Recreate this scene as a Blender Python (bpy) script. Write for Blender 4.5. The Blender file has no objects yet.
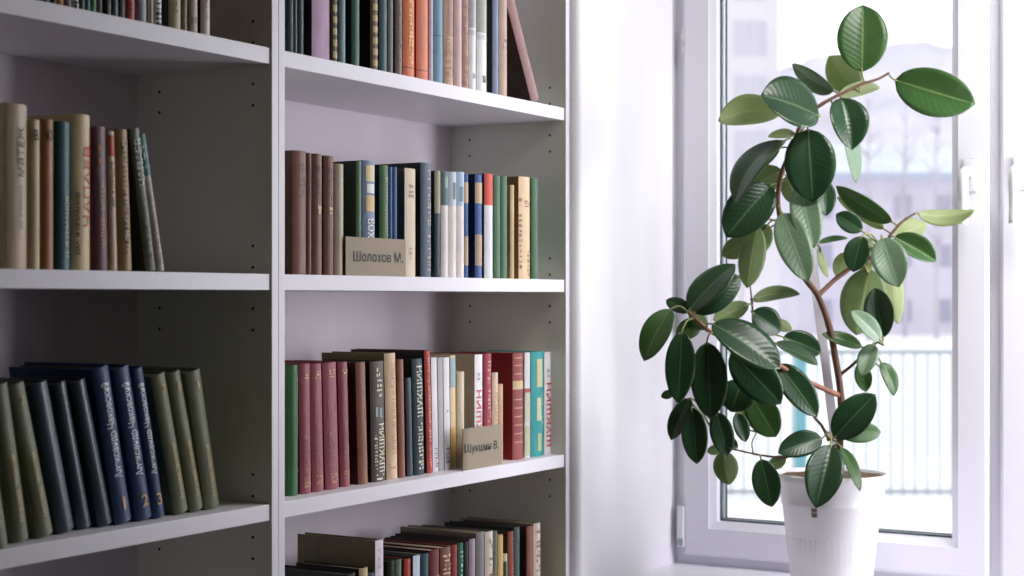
import bpy, bmesh, math, random
from mathutils import Vector, Matrix
random.seed(7)
SC = bpy.context.scene
COL = SC.collection

# ------------------------------------------------------------------ camera frame
F_PX, CX, HY = 1650.0, 512.0, 298.0
S_, C_ = 0.5098, 0.8603
CZ = 1.39
FWD = Vector((-S_, C_, 0)); RGT = Vector((C_, S_, 0)); UP = Vector((0, 0, 1))
CAM = Vector((0, 0, CZ))

def ray(px, py=HY):
    u = px - CX
    return FWD + RGT * (u / F_PX) + UP * ((HY - py) / F_PX)
def at_depth(px, py, d):                       # world point seen at a pixel, d metres along the view axis
    return CAM + ray(px, py) * d
def on_x(px, X, py=HY):                        # ... on the plane x = X
    r = ray(px, py); return CAM + r * (X / r.x)
def on_y(px, Y, py=HY):
    r = ray(px, py); return CAM + r * (Y / r.y)

# ------------------------------------------------------------------ helpers
def lin(c):
    return tuple(((v / 255) / 12.92 if v / 255 <= 0.04045 else ((v / 255 + 0.055) / 1.055) ** 2.4) for v in c)
_mats = {}
def mat(name, c, rough=0.5, noise=0.0, nscale=40, bump=0.0, spec=0.5, metal=0.0, coat=0.0, stretch=(1, 1, 1)):
    key = (name, c, rough, noise)
    if key in _mats: return _mats[key]
    m = bpy.data.materials.new(name); m.use_nodes = True
    nt = m.node_tree; b = nt.nodes['Principled BSDF']
    col = lin(c)
    b.inputs['Base Color'].default_value = (*col, 1)
    b.inputs['Roughness'].default_value = rough
    b.inputs['Metallic'].default_value = metal
    b.inputs['Specular IOR Level'].default_value = spec
    b.inputs['Coat Weight'].default_value = coat
    if noise or bump:
        tc = nt.nodes.new('ShaderNodeTexCoord'); mp = nt.nodes.new('ShaderNodeMapping')
        mp.inputs['Scale'].default_value = stretch
        n = nt.nodes.new('ShaderNodeTexNoise'); n.inputs['Scale'].default_value = nscale; n.inputs['Detail'].default_value = 5
        nt.links.new(tc.outputs['Object'], mp.inputs['Vector']); nt.links.new(mp.outputs['Vector'], n.inputs['Vector'])
        if noise:
            mr = nt.nodes.new('ShaderNodeMapRange'); mr.inputs['From Min'].default_value = 0.3; mr.inputs['From Max'].default_value = 0.7
            mr.inputs['To Min'].default_value = 1 - noise; mr.inputs['To Max'].default_value = 1 + noise * 0.6
            mx = nt.nodes.new('ShaderNodeVectorMath'); mx.operation = 'SCALE'
            mx.inputs[0].default_value = col
            nt.links.new(n.outputs['Fac'], mr.inputs['Value']); nt.links.new(mr.outputs['Result'], mx.inputs['Scale'])
            nt.links.new(mx.outputs['Vector'], b.inputs['Base Color'])
        if bump:
            bp = nt.nodes.new('ShaderNodeBump'); bp.inputs['Strength'].default_value = bump; bp.inputs['Distance'].default_value = 0.002
            nt.links.new(n.outputs['Fac'], bp.inputs['Height']); nt.links.new(bp.outputs['Normal'], b.inputs['Normal'])
    _mats[key] = m
    return m

def link_mesh(name, bm, mats, parent=None, smooth=False, matrix=None):
    me = bpy.data.meshes.new(name)
    bm.normal_update(); bm.to_mesh(me); bm.free()
    if not isinstance(mats, (list, tuple)): mats = [mats]
    for m in mats: me.materials.append(m)
    if smooth:
        for p in me.polygons: p.use_smooth = True
    o = bpy.data.objects.new(name, me); COL.objects.link(o)
    if parent: o.parent = parent
    if matrix: o.matrix_local = matrix
    return o
def empty(name, loc=(0, 0, 0)):
    o = bpy.data.objects.new(name, None); COL.objects.link(o); o.location = loc; o.empty_display_size = 0.05
    return o
def tag(o, label, cat, group=None):
    o['label'] = label; o['category'] = cat
    if group: o['group'] = group
    return o
def structure(o, label=None):
    o['kind'] = 'structure'
    if label: o['label'] = label
    return o
def box(bm, x0, x1, y0, y1, z0, z1, mi=0, bevel=0.0):
    vs = [bm.verts.new(p) for p in ((x0,y0,z0),(x1,y0,z0),(x1,y1,z0),(x0,y1,z0),(x0,y0,z1),(x1,y0,z1),(x1,y1,z1),(x0,y1,z1))]
    fs = [bm.faces.new([vs[i] for i in f]) for f in ((3,2,1,0),(4,5,6,7),(0,1,5,4),(1,2,6,5),(2,3,7,6),(3,0,4,7))]
    for f in fs: f.material_index = mi
    if bevel:
        es = list({e for f in fs for e in f.edges})
        r = bmesh.ops.bevel(bm, geom=es, offset=bevel, segments=2, affect='EDGES', profile=0.7)
        for f in r['faces']: f.material_index = mi
    return vs
def tube(bm, pts, radii, n=8, mi=0, cap=True):
    pts = [Vector(p) for p in pts]
    rings = []
    prev = None
    for i, p in enumerate(pts):
        t = (pts[min(i + 1, len(pts) - 1)] - pts[max(i - 1, 0)]).normalized()
        if prev is None:
            ref = Vector((0, 0, 1)) if abs(t.z) < 0.9 else Vector((1, 0, 0))
            a = t.cross(ref).normalized()
        else:
            a = (prev - t * prev.dot(t)).normalized()
        prev = a
        b = t.cross(a)
        r = radii[i] if isinstance(radii, (list, tuple)) else radii
        rings.append([bm.verts.new(p + a * (r * math.cos(2 * math.pi * k / n)) + b * (r * math.sin(2 * math.pi * k / n))) for k in range(n)])
    for i in range(len(rings) - 1):
        for k in range(n):
            f = bm.faces.new((rings[i][k], rings[i][(k + 1) % n], rings[i + 1][(k + 1) % n], rings[i + 1][k])); f.material_index = mi; f.smooth = True
    if cap:
        for rg, fl in ((rings[0], True), (rings[-1], False)):
            f = bm.faces.new(list(reversed(rg)) if fl else rg); f.material_index = mi
    bmesh.ops.recalc_face_normals(bm, faces=bm.faces[:])
def smooth_path(pts, per=5):
    pts = [Vector(p) for p in pts]; out = []
    for i in range(len(pts) - 1):
        p0 = pts[max(i - 1, 0)]; p1 = pts[i]; p2 = pts[i + 1]; p3 = pts[min(i + 2, len(pts) - 1)]
        for k in range(per):
            t = k / per
            out.append(0.5 * ((2 * p1) + (p2 - p0) * t + (2 * p0 - 5 * p1 + 4 * p2 - p3) * t * t + (3 * p1 - p0 - 3 * p2 + p3) * t ** 3))
    out.append(pts[-1])
    return out
def lathe(bm, prof, n=48, mi=0):
    rings = []
    for r, z in prof:
        rings.append([bm.verts.new((r * math.cos(2 * math.pi * k / n), r * math.sin(2 * math.pi * k / n), z)) for k in range(n)])
    for i in range(len(rings) - 1):
        for k in range(n):
            f = bm.faces.new((rings[i][k], rings[i][(k + 1) % n], rings[i + 1][(k + 1) % n], rings[i + 1][k])); f.material_index = mi; f.smooth = True

# ------------------------------------------------------------------ materials of the room
M_wall = mat('white_wall_paint', (234, 232, 239), 0.75, 0.02, 3, 0.05)
M_wall2 = mat('olive_beige_wall_paint', (140, 138, 72), 0.8, 0.02, 3)
M_ceil = mat('white_ceiling_paint', (218, 213, 180), 0.8, 0.02, 3)
M_floor = mat('brown_laminate', (116, 100, 50), 0.45, 0.2, 8, 0.0, stretch=(1, 12, 1))
M_case = mat('white_melamine_shade_tint', (236, 236, 224), 0.42, 0.015, 6)  # olive tint of the shaded panels put into the white
M_back = mat('white_hardboard_lit_tint', (242, 234, 246), 0.5, 0.015, 6)  # lilac of the window light put into the board's white
M_edge = mat('white_edging_lit_tint', (236, 232, 243), 0.4, 0.01, 6)  # lilac tint of the lit edges and shelves put into the white
M_hole = mat('dark_drilled_hole', (30, 28, 26), 0.8)
M_upvc = mat('white_upvc', (228, 226, 236), 0.3, 0.01, 4)
M_gasket = mat('grey_rubber_gasket', (62, 74, 82), 0.5)
M_alu = mat('aluminium_spacer', (150, 160, 168), 0.35, metal=0.6)
M_sill = mat('white_sill_laminate', (236, 234, 242), 0.3, 0.01, 5)
M_handle = mat('white_handle_lacquer', (222, 221, 226), 0.25)

def glass_mat():
    m = bpy.data.materials.new('window_glass'); m.use_nodes = True
    nt = m.node_tree; nt.nodes.clear()
    o = nt.nodes.new('ShaderNodeOutputMaterial'); mx = nt.nodes.new('ShaderNodeMixShader')
    tr = nt.nodes.new('ShaderNodeBsdfTransparent'); tr.inputs['Color'].default_value = (0.97, 0.98, 0.98, 1)
    gl = nt.nodes.new('ShaderNodeBsdfGlossy'); gl.inputs['Roughness'].default_value = 0.02
    fr = nt.nodes.new('ShaderNodeFresnel'); fr.inputs['IOR'].default_value = 1.3
    nt.links.new(fr.outputs[0], mx.inputs[0]); nt.links.new(tr.outputs[0], mx.inputs[1]); nt.links.new(gl.outputs[0], mx.inputs[2])
    nt.links.new(mx.outputs[0], o.inputs['Surface'])
    return m
M_glass = glass_mat()

# ------------------------------------------------------------------ room shell
A = 1.45                      # bookcase front plane is x = -A
WY = 2.655                    # inner face of the window wall
RX = -1.433                   # left window reveal
WIN_Y = 3.076                 # front of the window frame
SILL = CZ - 0.5403
XL, XR, YB, ZC = -1.722, 2.6, -1.9, 2.72
GROUND = -1.0
W_TOP = 2.46
W1 = (RX, -0.095)
OUT_Y = 3.20

bm = bmesh.new(); box(bm, XL - 0.2, XR + 0.2, YB - 0.2, OUT_Y, -0.2, 0.0); structure(link_mesh('floor', bm, M_floor))
bm = bmesh.new(); box(bm, XL - 0.2, XR + 0.2, YB - 0.2, OUT_Y, ZC, ZC + 0.2); structure(link_mesh('ceiling', bm, M_ceil))
bm = bmesh.new(); box(bm, XL - 0.2, XL, YB - 0.2, OUT_Y, 0, ZC); structure(link_mesh('wall_left', bm, M_wall))
bm = bmesh.new(); box(bm, XL, XR, YB - 0.2, YB, 0, ZC); structure(link_mesh('wall_rear', bm, M_wall2))
bm = bmesh.new()
box(bm, XR, XR + 0.2, YB - 0.2, OUT_Y, 0, ZC)
structure(link_mesh('wall_right', bm, M_wall2))
# window wall with deep reveals
bm = bmesh.new()
vs = box(bm, XL, RX, WY, OUT_Y, 0, ZC)
e = [ed for ed in vs[1].link_edges if ed.other_vert(vs[1]) is vs[5]]
bmesh.ops.bevel(bm, geom=e, offset=0.015, segments=5, affect='EDGES', profile=0.5)
box(bm, W1[1], XR, WY, OUT_Y, 0, ZC)
for w in (W1,):
    box(bm, w[0], w[1], WY, OUT_Y, 0, SILL - 0.03); box(bm, w[0], w[1], WY, OUT_Y, W_TOP, ZC)
structure(link_mesh('wall_window', bm, M_wall))
bm = bmesh.new(); box(bm, XL - 0.2, XR + 0.2, OUT_Y - 0.02, OUT_Y + 0.02, GROUND - 0.1, -0.2); structure(link_mesh('trim_plinth', bm, M_wall))
for k, w in enumerate((W1,)):
    bm = bmesh.new(); box(bm, w[0], w[1], WY - 0.04, WIN_Y + 0.02, SILL - 0.03, SILL, 0, 0.004)
    structure(link_mesh('trim_sill', bm, M_sill), 'white window sill')

# ------------------------------------------------------------------ windows
SY = 3.061                    # room side of the sashes
def frame_ring(bm, x0, x1, z0, z1, w, y0, y1, mi=0, slope=0.0):
    """mitred rectangular ring; slope pushes the inner edge back (glazing bead)"""
    o = [(x0, z0), (x1, z0), (x1, z1), (x0, z1)]
    i = [(x0 + w, z0 + w), (x1 - w, z0 + w), (x1 - w, z1 - w), (x0 + w, z1 - w)]
    of = [bm.verts.new((x, y0, z)) for x, z in o]; nf = [bm.verts.new((x, y0 + slope, z)) for x, z in i]
    ob = [bm.verts.new((x, y1, z)) for x, z in o]; nb = [bm.verts.new((x, y1, z)) for x, z in i]
    for k in range(4):
        l = (k + 1) % 4
        for q in ((of[k], of[l], nf[l], nf[k]), (nf[k], nf[l], nb[l], nb[k]), (ob[l], ob[k], nb[k], nb[l]), (of[l], of[k], ob[k], ob[l])):
            f = bm.faces.new(q); f.material_index = mi
    bmesh.ops.recalc_face_normals(bm, faces=bm.faces[:])

def lever_handle(parent, x, z):
    bm = bmesh.new()
    box(bm, x - 0.014, x + 0.014, SY - 0.009, SY, z - 0.036, z + 0.026, 0, 0.006)
    tube(bm, smooth_path([(x, SY - 0.004, z), (x, SY - 0.03, z), (x, SY - 0.045, z - 0.004), (x, SY - 0.05, z - 0.02), (x, SY - 0.047, z - 0.06), (x, SY - 0.05, z - 0.098)], 4),
         [0.009] * 8 + [0.0095] * 13, 10)
    return link_mesh('window_handle', bm, M_handle, parent)
def hinge(parent, x, z):
    bm = bmesh.new()
    tube(bm, [(x, SY + 0.001, z - 0.024), (x, SY + 0.001, z - 0.004)], 0.004, 10)
    tube(bm, [(x, SY + 0.001, z - 0.001), (x, SY + 0.001, z + 0.022)], 0.004, 10)
    tube(bm, [(x, SY + 0.001, z - 0.034), (x, SY + 0.001, z + 0.034)], 0.002, 8)
    box(bm, x + 0.003, x + 0.010, SY - 0.002, SY + 0.002, z - 0.018, z + 0.018, 0, 0.001)
    return link_mesh('hinge', bm, M_handle, parent)
def hinge_cover(parent, x, z0, z1):
    bm = bmesh.new()
    box(bm, x - 0.007, x + 0.007, SY - 0.012, SY + 0.003, z0, z1, 0, 0.003)
    box(bm, x - 0.006, x + 0.007, SY - 0.0135, SY - 0.011, z0 + 0.004, z0 + 0.018, 1)
    return link_mesh('hinge_cover', bm, [M_handle, M_alu], parent)

def build_window(name, x0, x1, mids, zb, zt, handles, hinge_left):
    root = structure(empty(name, (0, 0, 0)))
    bm = bmesh.new(); frame_ring(bm, x0, x1, SILL, zt, 0.05, WIN_Y, WIN_Y + 0.07)
    for a, b in mids: box(bm, a - 0.02, b + 0.02, WIN_Y, WIN_Y + 0.07, SILL + 0.05, zt - 0.05)
    link_mesh('window_frame', bm, M_upvc, root)
    xs = [x0 + 0.025] + [v for ab in mids for v in ab] + [x1 - 0.025]
    for k in range(0, len(xs), 2):
        a, b = xs[k], xs[k + 1]
        z0, z1 = zb, zt - 0.03
        bm = bmesh.new()
        frame_ring(bm, a, b, z0, z1, 0.006, SY, WIN_Y + 0.05, 0, -0.004)
        frame_ring(bm, a + 0.006, b - 0.006, z0 + 0.006, z1 - 0.006, 0.05, SY - 0.004, WIN_Y + 0.05)
        frame_ring(bm, a + 0.054, b - 0.054, z0 + 0.054, z1 - 0.054, 0.016, SY - 0.001, WIN_Y + 0.04, 0, 0.008)
        sash = link_mesh('sash', bm, M_upvc, root)
        w = 0.070
        bm = bmesh.new()
        frame_ring(bm, a + w - 0.001, b - w + 0.001, z0 + w - 0.001, z1 - w + 0.001, 0.0045, SY + 0.022, SY + 0.030, 0)
        frame_ring(bm, a + w - 0.001, b - w + 0.001, z0 + w - 0.001, z1 - w + 0.001, 0.005, SY + 0.046, SY + 0.050, 0)
        link_mesh('gasket', bm, M_gasket, sash)
        bm = bmesh.new(); frame_ring(bm, a + w - 0.001, b - w + 0.001, z0 + w - 0.001, z1 - w + 0.001, 0.0035, SY + 0.033, SY + 0.045, 0)
        link_mesh('spacer_bar', bm, M_alu, sash)
        bm = bmesh.new(); box(bm, a + w, b - w, SY + 0.028, SY + 0.032, z0 + w, z1 - w); box(bm, a + w, b - w, SY + 0.045, SY + 0.049, z0 + w, z1 - w)
        link_mesh('glass_pane', bm, M_glass, sash)
        if handles and k < 4:
            hx = (b - 0.034) if k == 0 else (a + 0.036)
            lever_handle(sash, hx, handles)
        if k == 0 and hinge_left:
            hinge(sash, a - 0.002, at_depth(684, 45, 3.35).z)
            hinge_cover(sash, a - 0.004, at_depth(682, 546, 3.36).z, at_depth(682, 505, 3.36).z)
    return root
SASH_B = CZ - 0.520
build_window('window_1', RX, W1[1], [(-0.7933, -0.7720)], SASH_B, W_TOP, CZ + 0.232, True)

# ------------------------------------------------------------------ bookcases
SH_T = 0.0225
Z_TOP, Z_MID, Z_LOW = CZ + 0.3465, CZ + 0.0333, CZ - 0.2855
Z_BOT = CZ - 0.6025
SHELVES = [Z_TOP + 0.316, Z_TOP, Z_MID, Z_LOW, Z_BOT, Z_BOT - 0.316, 0.08]
BACK = -1.70
PAN = 0.0140
def bookcase(y0, y1, label):                    # y0,y1: inner faces of the side panels
    root = empty('bookcase', (BACK, (y0 + y1) / 2, 0)); tag(root, label, 'bookcase', 'white bookcases along the left wall')
    off = Matrix.Translation(-root.location)
    top = SHELVES[0] + 0.33
    def part(name, bm, m, parent=root):
        o = link_mesh(name, bm, m, parent)
        if parent is root: o.matrix_local = off
        return o
    panels = []
    for a, b in ((y0 - PAN, y0), (y1, y1 + PAN)):
        bm = bmesh.new(); box(bm, BACK - 0.006, -A, a, b, 0.0, top + 0.02, 0, 0.0012)
        bm.normal_update()
        for f in bm.faces:
            if f.normal.x > 0.5: f.material_index = 1
        panels.append(part('side_panel', bm, [M_case, M_edge]))
    bm = bmesh.new(); box(bm, BACK - 0.006, BACK, y0, y1, 0.06, top); part('back_panel', bm, M_back)
    bm = bmesh.new(); box(bm, BACK, -A - 0.001, y0, y1, top, top + 0.02, 0, 0.001); part('top_board', bm, M_case)
    bm = bmesh.new(); box(bm, -A - 0.03, -A - 0.012, y0, y1, 0.0, 0.0575); part('plinth', bm, M_case)
    for z in SHELVES:
        bm = bmesh.new(); box(bm, BACK + 0.001, -A - 0.0025, y0 + 0.0015, y1 - 0.0022, z - SH_T, z, 0, 0.001)
        part('shelf', bm, M_edge)
    # drilled shelf-pin holes, in pairs above and below each shelf, on the panel that shows
    for z in (Z_TOP, Z_MID, Z_LOW, Z_BOT):
        for dz in (0.0093, 0.0393, -0.048, -0.078):
            for xx in (-1.4836, -1.657):
                bm = bmesh.new()
                tube(bm, [(xx, y1 - 0.0004, z + dz), (xx, y1 + 0.006, z + dz)], 0.0022, 10)
                part('peg_hole', bm, M_hole, panels[1])
    return root
LB = (0.98, 1.795)
RB = (1.8237, 2.640)
bookcase(*LB, 'white bookcase at the left edge, with blue and olive volume sets')
bookcase(*RB, 'white bookcase beside the bright window reveal, right one of the pair')

# ------------------------------------------------------------------ text
_txt = {}
def text_tris(s):
    if s in _txt: return _txt[s]
    cu = bpy.data.curves.new('lettering', 'FONT'); cu.body = s; cu.size = 1; cu.resolution_u = 3; cu.offset = 0.014
    ob = bpy.data.objects.new('lettering', cu); COL.objects.link(ob)
    dg = bpy.context.evaluated_depsgraph_get()
    me = bpy.data.meshes.new_from_object(ob.evaluated_get(dg))
    vs = [(v.co.x, v.co.y) for v in me.vertices]; fs = [tuple(p.vertices) for p in me.polygons]
    bpy.data.objects.remove(ob); bpy.data.curves.remove(cu); bpy.data.meshes.remove(me)
    x0 = min(v[0] for v in vs); x1 = max(v[0] for v in vs); y0 = min(v[1] for v in vs); y1 = max(v[1] for v in vs)
    _txt[s] = ([((x - x0) / (x1 - x0), (y - y0) / (y1 - y0)) for x, y in vs], fs)
    return _txt[s]

# ------------------------------------------------------------------ books
PAGE = (214, 200, 172)
book_count = 0
def make_book(label, group, loc, T, H, D, cover, spine=None, lean=0.0, pivot_left=True, r=None, title=(), bands=(), marks=(), page=PAGE, rough=0.5, board=0.0022):
    """loc = foot of the spine's left edge; local x out of the shelf, y along it, z up"""
    global book_count; book_count += 1
    root = empty('book', loc); tag(root, label, 'book', group)
    if lean:
        root.rotation_euler = (lean, 0, 0)
        if lean < 0:                             # tipped to the right: stands on its right edge
            root.location = Vector(loc) + Vector((0, T - T * math.cos(lean), -T * math.sin(lean)))
    if r is None: r = min(0.005, 0.22 * T)
    b = min(board, T * 0.2)
    root.location.x += r
    surf = lambda y: -r * (2 * y / T - 1) ** 2
    n = 8
    outer = [(-D, 0.0)] + [(surf(T * k / n), T * k / n) for k in range(n + 1)] + [(-D, T)]
    inner = [(-D, b)] + [(min(surf(T * k / n), surf(b)) - b, b + (T - 2 * b) * k / n) for k in range(n + 1)] + [(-D, T - b)]
    bm = bmesh.new()
    ro = [[bm.verts.new((x, y, z)) for x, y in outer] for z in (0, H)]
    ri = [[bm.verts.new((x, y, z)) for x, y in inner] for z in (0, H)]
    m = len(outer)
    for k in range(m - 1):
        mi = 1 if 1 <= k <= m - 3 else 0
        for q in ((ro[0][k], ro[0][k + 1], ro[1][k + 1], ro[1][k]), (ri[0][k + 1], ri[0][k], ri[1][k], ri[1][k + 1]),
                  (ro[1][k], ro[1][k + 1], ri[1][k + 1], ri[1][k]), (ro[0][k + 1], ro[0][k], ri[0][k], ri[0][k + 1])):
            f = bm.faces.new(q); f.material_index = mi
            f.smooth = False
    for k in (0, m - 1):
        bm.faces.new((ro[0][k], ro[1][k], ri[1][k], ri[0][k]))
    bmesh.ops.recalc_face_normals(bm, faces=bm.faces[:])
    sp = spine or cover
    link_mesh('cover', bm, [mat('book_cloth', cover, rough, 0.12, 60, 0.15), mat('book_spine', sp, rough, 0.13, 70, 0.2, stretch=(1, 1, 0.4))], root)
    bm = bmesh.new(); box(bm, -D + 0.003, -r - b - 0.001, b + 0.0001, T - b - 0.0001, 0.0025, H - 0.0028)
    link_mesh('page_block', bm, mat('book_paper', page, 0.8, 0.08, 250, stretch=(0.05, 1, 0.05)), root)
    e = 0.0005
    for z0, z1, c, *w in bands:                  # coloured fields and rules printed across the spine
        w0, w1 = (w[0], w[1]) if w else (0.0, 1.0)
        bm = bmesh.new(); pv = None
        for k in range(7):
            y = T * (w0 + (w1 - w0) * k / 6)
            a_, b_ = bm.verts.new((surf(y) + e, y, z0 * H)), bm.verts.new((surf(y) + e, y, z1 * H))
            if pv: bm.faces.new((pv[0], a_, b_, pv[1]))
            pv = (a_, b_)
        link_mesh('spine_band', bm, mat('spine_print', c, rough, 0.06, 90), root)
    for z0, z1, yc, wf, c, num in marks:         # worn, illegible ornament: short rules
        bm = bmesh.new(); rnd = random.Random(int(z0 * 1000) + num + book_count)
        num2 = int(num * 1.6) if num > 3 else num
        for k in range(num2):
            za = z0 + (z1 - z0) * (k + 0.05 + 0.3 * rnd.random()) / num2; zb = z0 + (z1 - z0) * (k + 0.5 + 0.4 * rnd.random()) / num2
            cells = rnd.choice((1, 2, 2, 3)) if num > 3 else 1
            for ci in range(cells):
                if cells > 1 and rnd.random() < 0.22: continue
                ya = T * (yc - wf / 2 + wf * (ci + 0.2 * rnd.random()) / cells); yb = T * (yc - wf / 2 + wf * (ci + 0.6 + 0.4 * rnd.random()) / cells)
                dz = (zb - za) * rnd.uniform(-0.25, 0.25)
                q = [bm.verts.new((surf(y) + e * 1.6, y, z * H)) for y, z in ((ya, za), (yb, za + dz), (yb, zb + dz), (ya, zb))]
                bm.faces.new(q)
        link_mesh('spine_ornament', bm, mat('spine_foil', c, 0.4, 0.1, 90), root)
    for s, z0, z1, yc, wf, c, *hz in title:      # lettering, bottom to top unless hz
        vs, fs = text_tris(s)
        bm = bmesh.new(); bv = []
        for x, y in vs:
            if hz: Y, Z = T * (yc - wf / 2 + wf * x), H * (z0 + (z1 - z0) * y)
            else: Y, Z = T * (yc + wf / 2 - wf * y), H * (z0 + (z1 - z0) * x)
            bv.append(bm.verts.new((surf(Y) + e * 2, Y, Z)))
        for f in fs:
            try: bm.faces.new([bv[i] for i in f])
            except ValueError: pass
        bmesh.ops.recalc_face_normals(bm, faces=bm.faces[:])
        link_mesh('spine_title', bm, mat('spine_lettering', c, 0.45), root)
    return root

def row(zs, setback, group, where, books):
    """books: (label, left px, right px, top px or None, options)"""
    for lab, pl, pr, yt, o in books:
        o = dict(o); s = o.pop('s', setback); X = -(A + s)
        ga = o.pop('h', None); lp = o.pop('lp', 0.0)
        p0, p1 = on_x(pl, X), on_x(pr, X)
        y0, y1 = p0.y, p1.y
        T = max(0.004, y1 - y0 - 0.0006)
        if yt is None: H = ga or 0.2
        else:
            q = on_x((pl + pr) / 2 + lp * 0.8, X, yt); H = q.z - zs
        lean = 0.0
        if lp:
            dy = on_x(pl + lp, X).y - on_x(pl, X).y
            lean = math.atan2(-dy, H); H = H / math.cos(lean)
        D = min(0.235 - s, o.pop('d', H * 0.64))
        c = o.pop('c')
        txt = lab + ' ' + where
        make_book(txt, group, (X, y0, zs), T, H, D, c, lean=lean, **o)

DG = (36, 48, 44); TEAL = (44, 82, 88); OLV = (96, 100, 70); SLT = (52, 64, 76); NAVY = (28, 58, 108); MAR = (142, 62, 76)
GOLD = (196, 160, 84); CREAM = (228, 214, 186); TAN = (196, 166, 124); BRN = (124, 82, 66); GRN = (62, 104, 72); WHT = (236, 234, 234)

row(Z_TOP, 0.012, 'books on the left bookcase top shelf', 'on left bookcase top shelf', [
 ('black-green book nearest the left frame edge', 41, 50, None, dict(c=(34, 42, 36))),
 ('dark brown book left of the orange-tan one', 50.6, 57, None, dict(c=(52, 44, 40))),
 ('orange-tan thin book', 57.6, 63.5, None, dict(c=(196, 142, 96))),
 ('greyish brown book right of the orange-tan one', 64, 71.5, None, dict(c=(112, 96, 86))),
 ('white spine with black lettering, left one', 72.5, 79, None, dict(c=WHT, marks=((0.0, 0.6, 0.5, 0.7, (40, 40, 44), 12),))),
 ('charcoal blue book beside the teal one', 79.6, 85, None, dict(c=(64, 74, 84))),
 ('dull teal book beside the bright green one', 85.4, 90.5, None, dict(c=(66, 110, 116))),
 ('bright green thin book', 91, 96.5, None, dict(c=(74, 134, 96))),
 ('dark taupe book right of the bright green one', 97, 102.5, None, dict(c=(88, 78, 72))),
 ('black book in the middle', 103, 111.6, None, dict(c=(20, 20, 22))),
 ('blue-grey book right of the black one', 112.2, 118.2, None, dict(c=(104, 108, 116))),
 ('black-teal book left of the coral red one', 118.8, 125.2, None, dict(c=(40, 54, 56), spine=(86, 84, 84))),
 ('coral red book', 125.8, 134.8, None, dict(c=(192, 84, 84), marks=((0.02, 0.5, 0.4, 0.3, (120, 70, 74), 9),))),
 ('wide pale lilac-grey book', 135.6, 146.6, None, dict(c=(156, 154, 166))),
 ('thin dark yellow-green book', 147.2, 149.4, None, dict(c=(92, 92, 58))),
 ('thin cream book left of black-lettered white one', 150, 153.4, None, dict(c=(216, 202, 176))),
 ('white spine with black lettering, right one', 154, 161.6, None, dict(c=WHT, marks=((0.0, 0.8, 0.5, 0.8, (40, 40, 44), 16),))),
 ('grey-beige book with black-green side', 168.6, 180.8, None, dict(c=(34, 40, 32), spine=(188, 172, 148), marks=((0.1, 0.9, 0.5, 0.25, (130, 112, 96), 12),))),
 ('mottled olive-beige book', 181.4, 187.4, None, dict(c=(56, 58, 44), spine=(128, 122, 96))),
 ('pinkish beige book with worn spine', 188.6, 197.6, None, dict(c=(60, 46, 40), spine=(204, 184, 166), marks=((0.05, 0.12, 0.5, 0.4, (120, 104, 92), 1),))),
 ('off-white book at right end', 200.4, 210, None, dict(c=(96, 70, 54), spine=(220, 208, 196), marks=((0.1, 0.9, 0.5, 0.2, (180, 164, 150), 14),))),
])

row(Z_MID, 0.014, 'books on the left bookcase middle shelf', 'on left bookcase middle shelf', [
 ('tall beige clothbound book with dark vertical lettering, leftmost', 3, 27, 104, dict(c=(206, 184, 154), d=0.14, title=(('ДМ. ФУРМАНОВ  •', 0.24, 0.54, 0.64, 0.13, (70, 52, 44)), ('МЯТЕЖ', 0.56, 0.86, 0.64, 0.3, (58, 42, 36))))),
 ('narrow pale beige book with small letter on top', 28, 40, 119.5, dict(c=(212, 188, 152), title=(('В', 0.86, 0.93, 0.5, 0.4, (70, 56, 44), 1),))),
 ('orange-brown book with dark monogram', 40.8, 53.5, 119.5, dict(c=(176, 124, 78), title=(('Ю', 0.86, 0.93, 0.5, 0.55, (70, 50, 36), 1),))),
 ('teal blue book with pale lettering', 54.5, 70, 122, dict(c=(52, 96, 110), title=(('Д. ФУРМАНОВ', 0.08, 0.5, 0.62, 0.3, (190, 186, 150)),))),
 ('thick cream book with big red letters', 71, 90, 114.5, dict(c=(222, 200, 156), d=0.135, title=(('ДМ. ФУРМАНОВ', 0.1, 0.5, 0.24, 0.2, (40, 38, 36)), ('ЧАПАЕВ', 0.28, 0.8, 0.74, 0.4, (214, 84, 62))))),
 ('purple-brown book with gold lettering', 92.5, 108, 127, dict(lp=-2.5, c=(104, 66, 76), title=(('ЧАПАЕВ • МЯТЕЖ', 0.16, 0.62, 0.5, 0.24, (196, 150, 92)),), marks=((0.72, 0.88, 0.42, 0.22, (206, 130, 90), 2),))),
 ('thin cream book with red top lettering', 109.5, 117.6, 131.5, dict(lp=-3.5, c=(216, 194, 168), title=(('ДМ. ФУРМАНОВ', 0.46, 0.78, 0.5, 0.42, (60, 48, 42)),), bands=((0.82, 0.97, (196, 74, 60), 0.12, 0.9),))),
 ('tan book with faded dark lettering, left of black one', 119.5, 132, 130, dict(lp=-5, c=(168, 140, 96), marks=((0.12, 0.92, 0.5, 0.4, (74, 58, 44), 15),))),
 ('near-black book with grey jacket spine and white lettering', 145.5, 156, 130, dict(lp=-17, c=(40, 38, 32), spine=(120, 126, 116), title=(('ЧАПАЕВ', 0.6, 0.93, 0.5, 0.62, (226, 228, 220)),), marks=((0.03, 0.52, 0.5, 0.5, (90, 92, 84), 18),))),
 ('leaning thin book with teal top, at right end', 157, 164.8, 135.5, dict(lp=-20, c=(150, 140, 128), spine=(186, 172, 164), bands=((0.7, 1.0, (66, 118, 122)),), marks=((0.74, 0.95, 0.5, 0.6, (214, 226, 224), 3), (0.05, 0.66, 0.5, 0.4, (120, 108, 102), 18)))),
])

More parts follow.
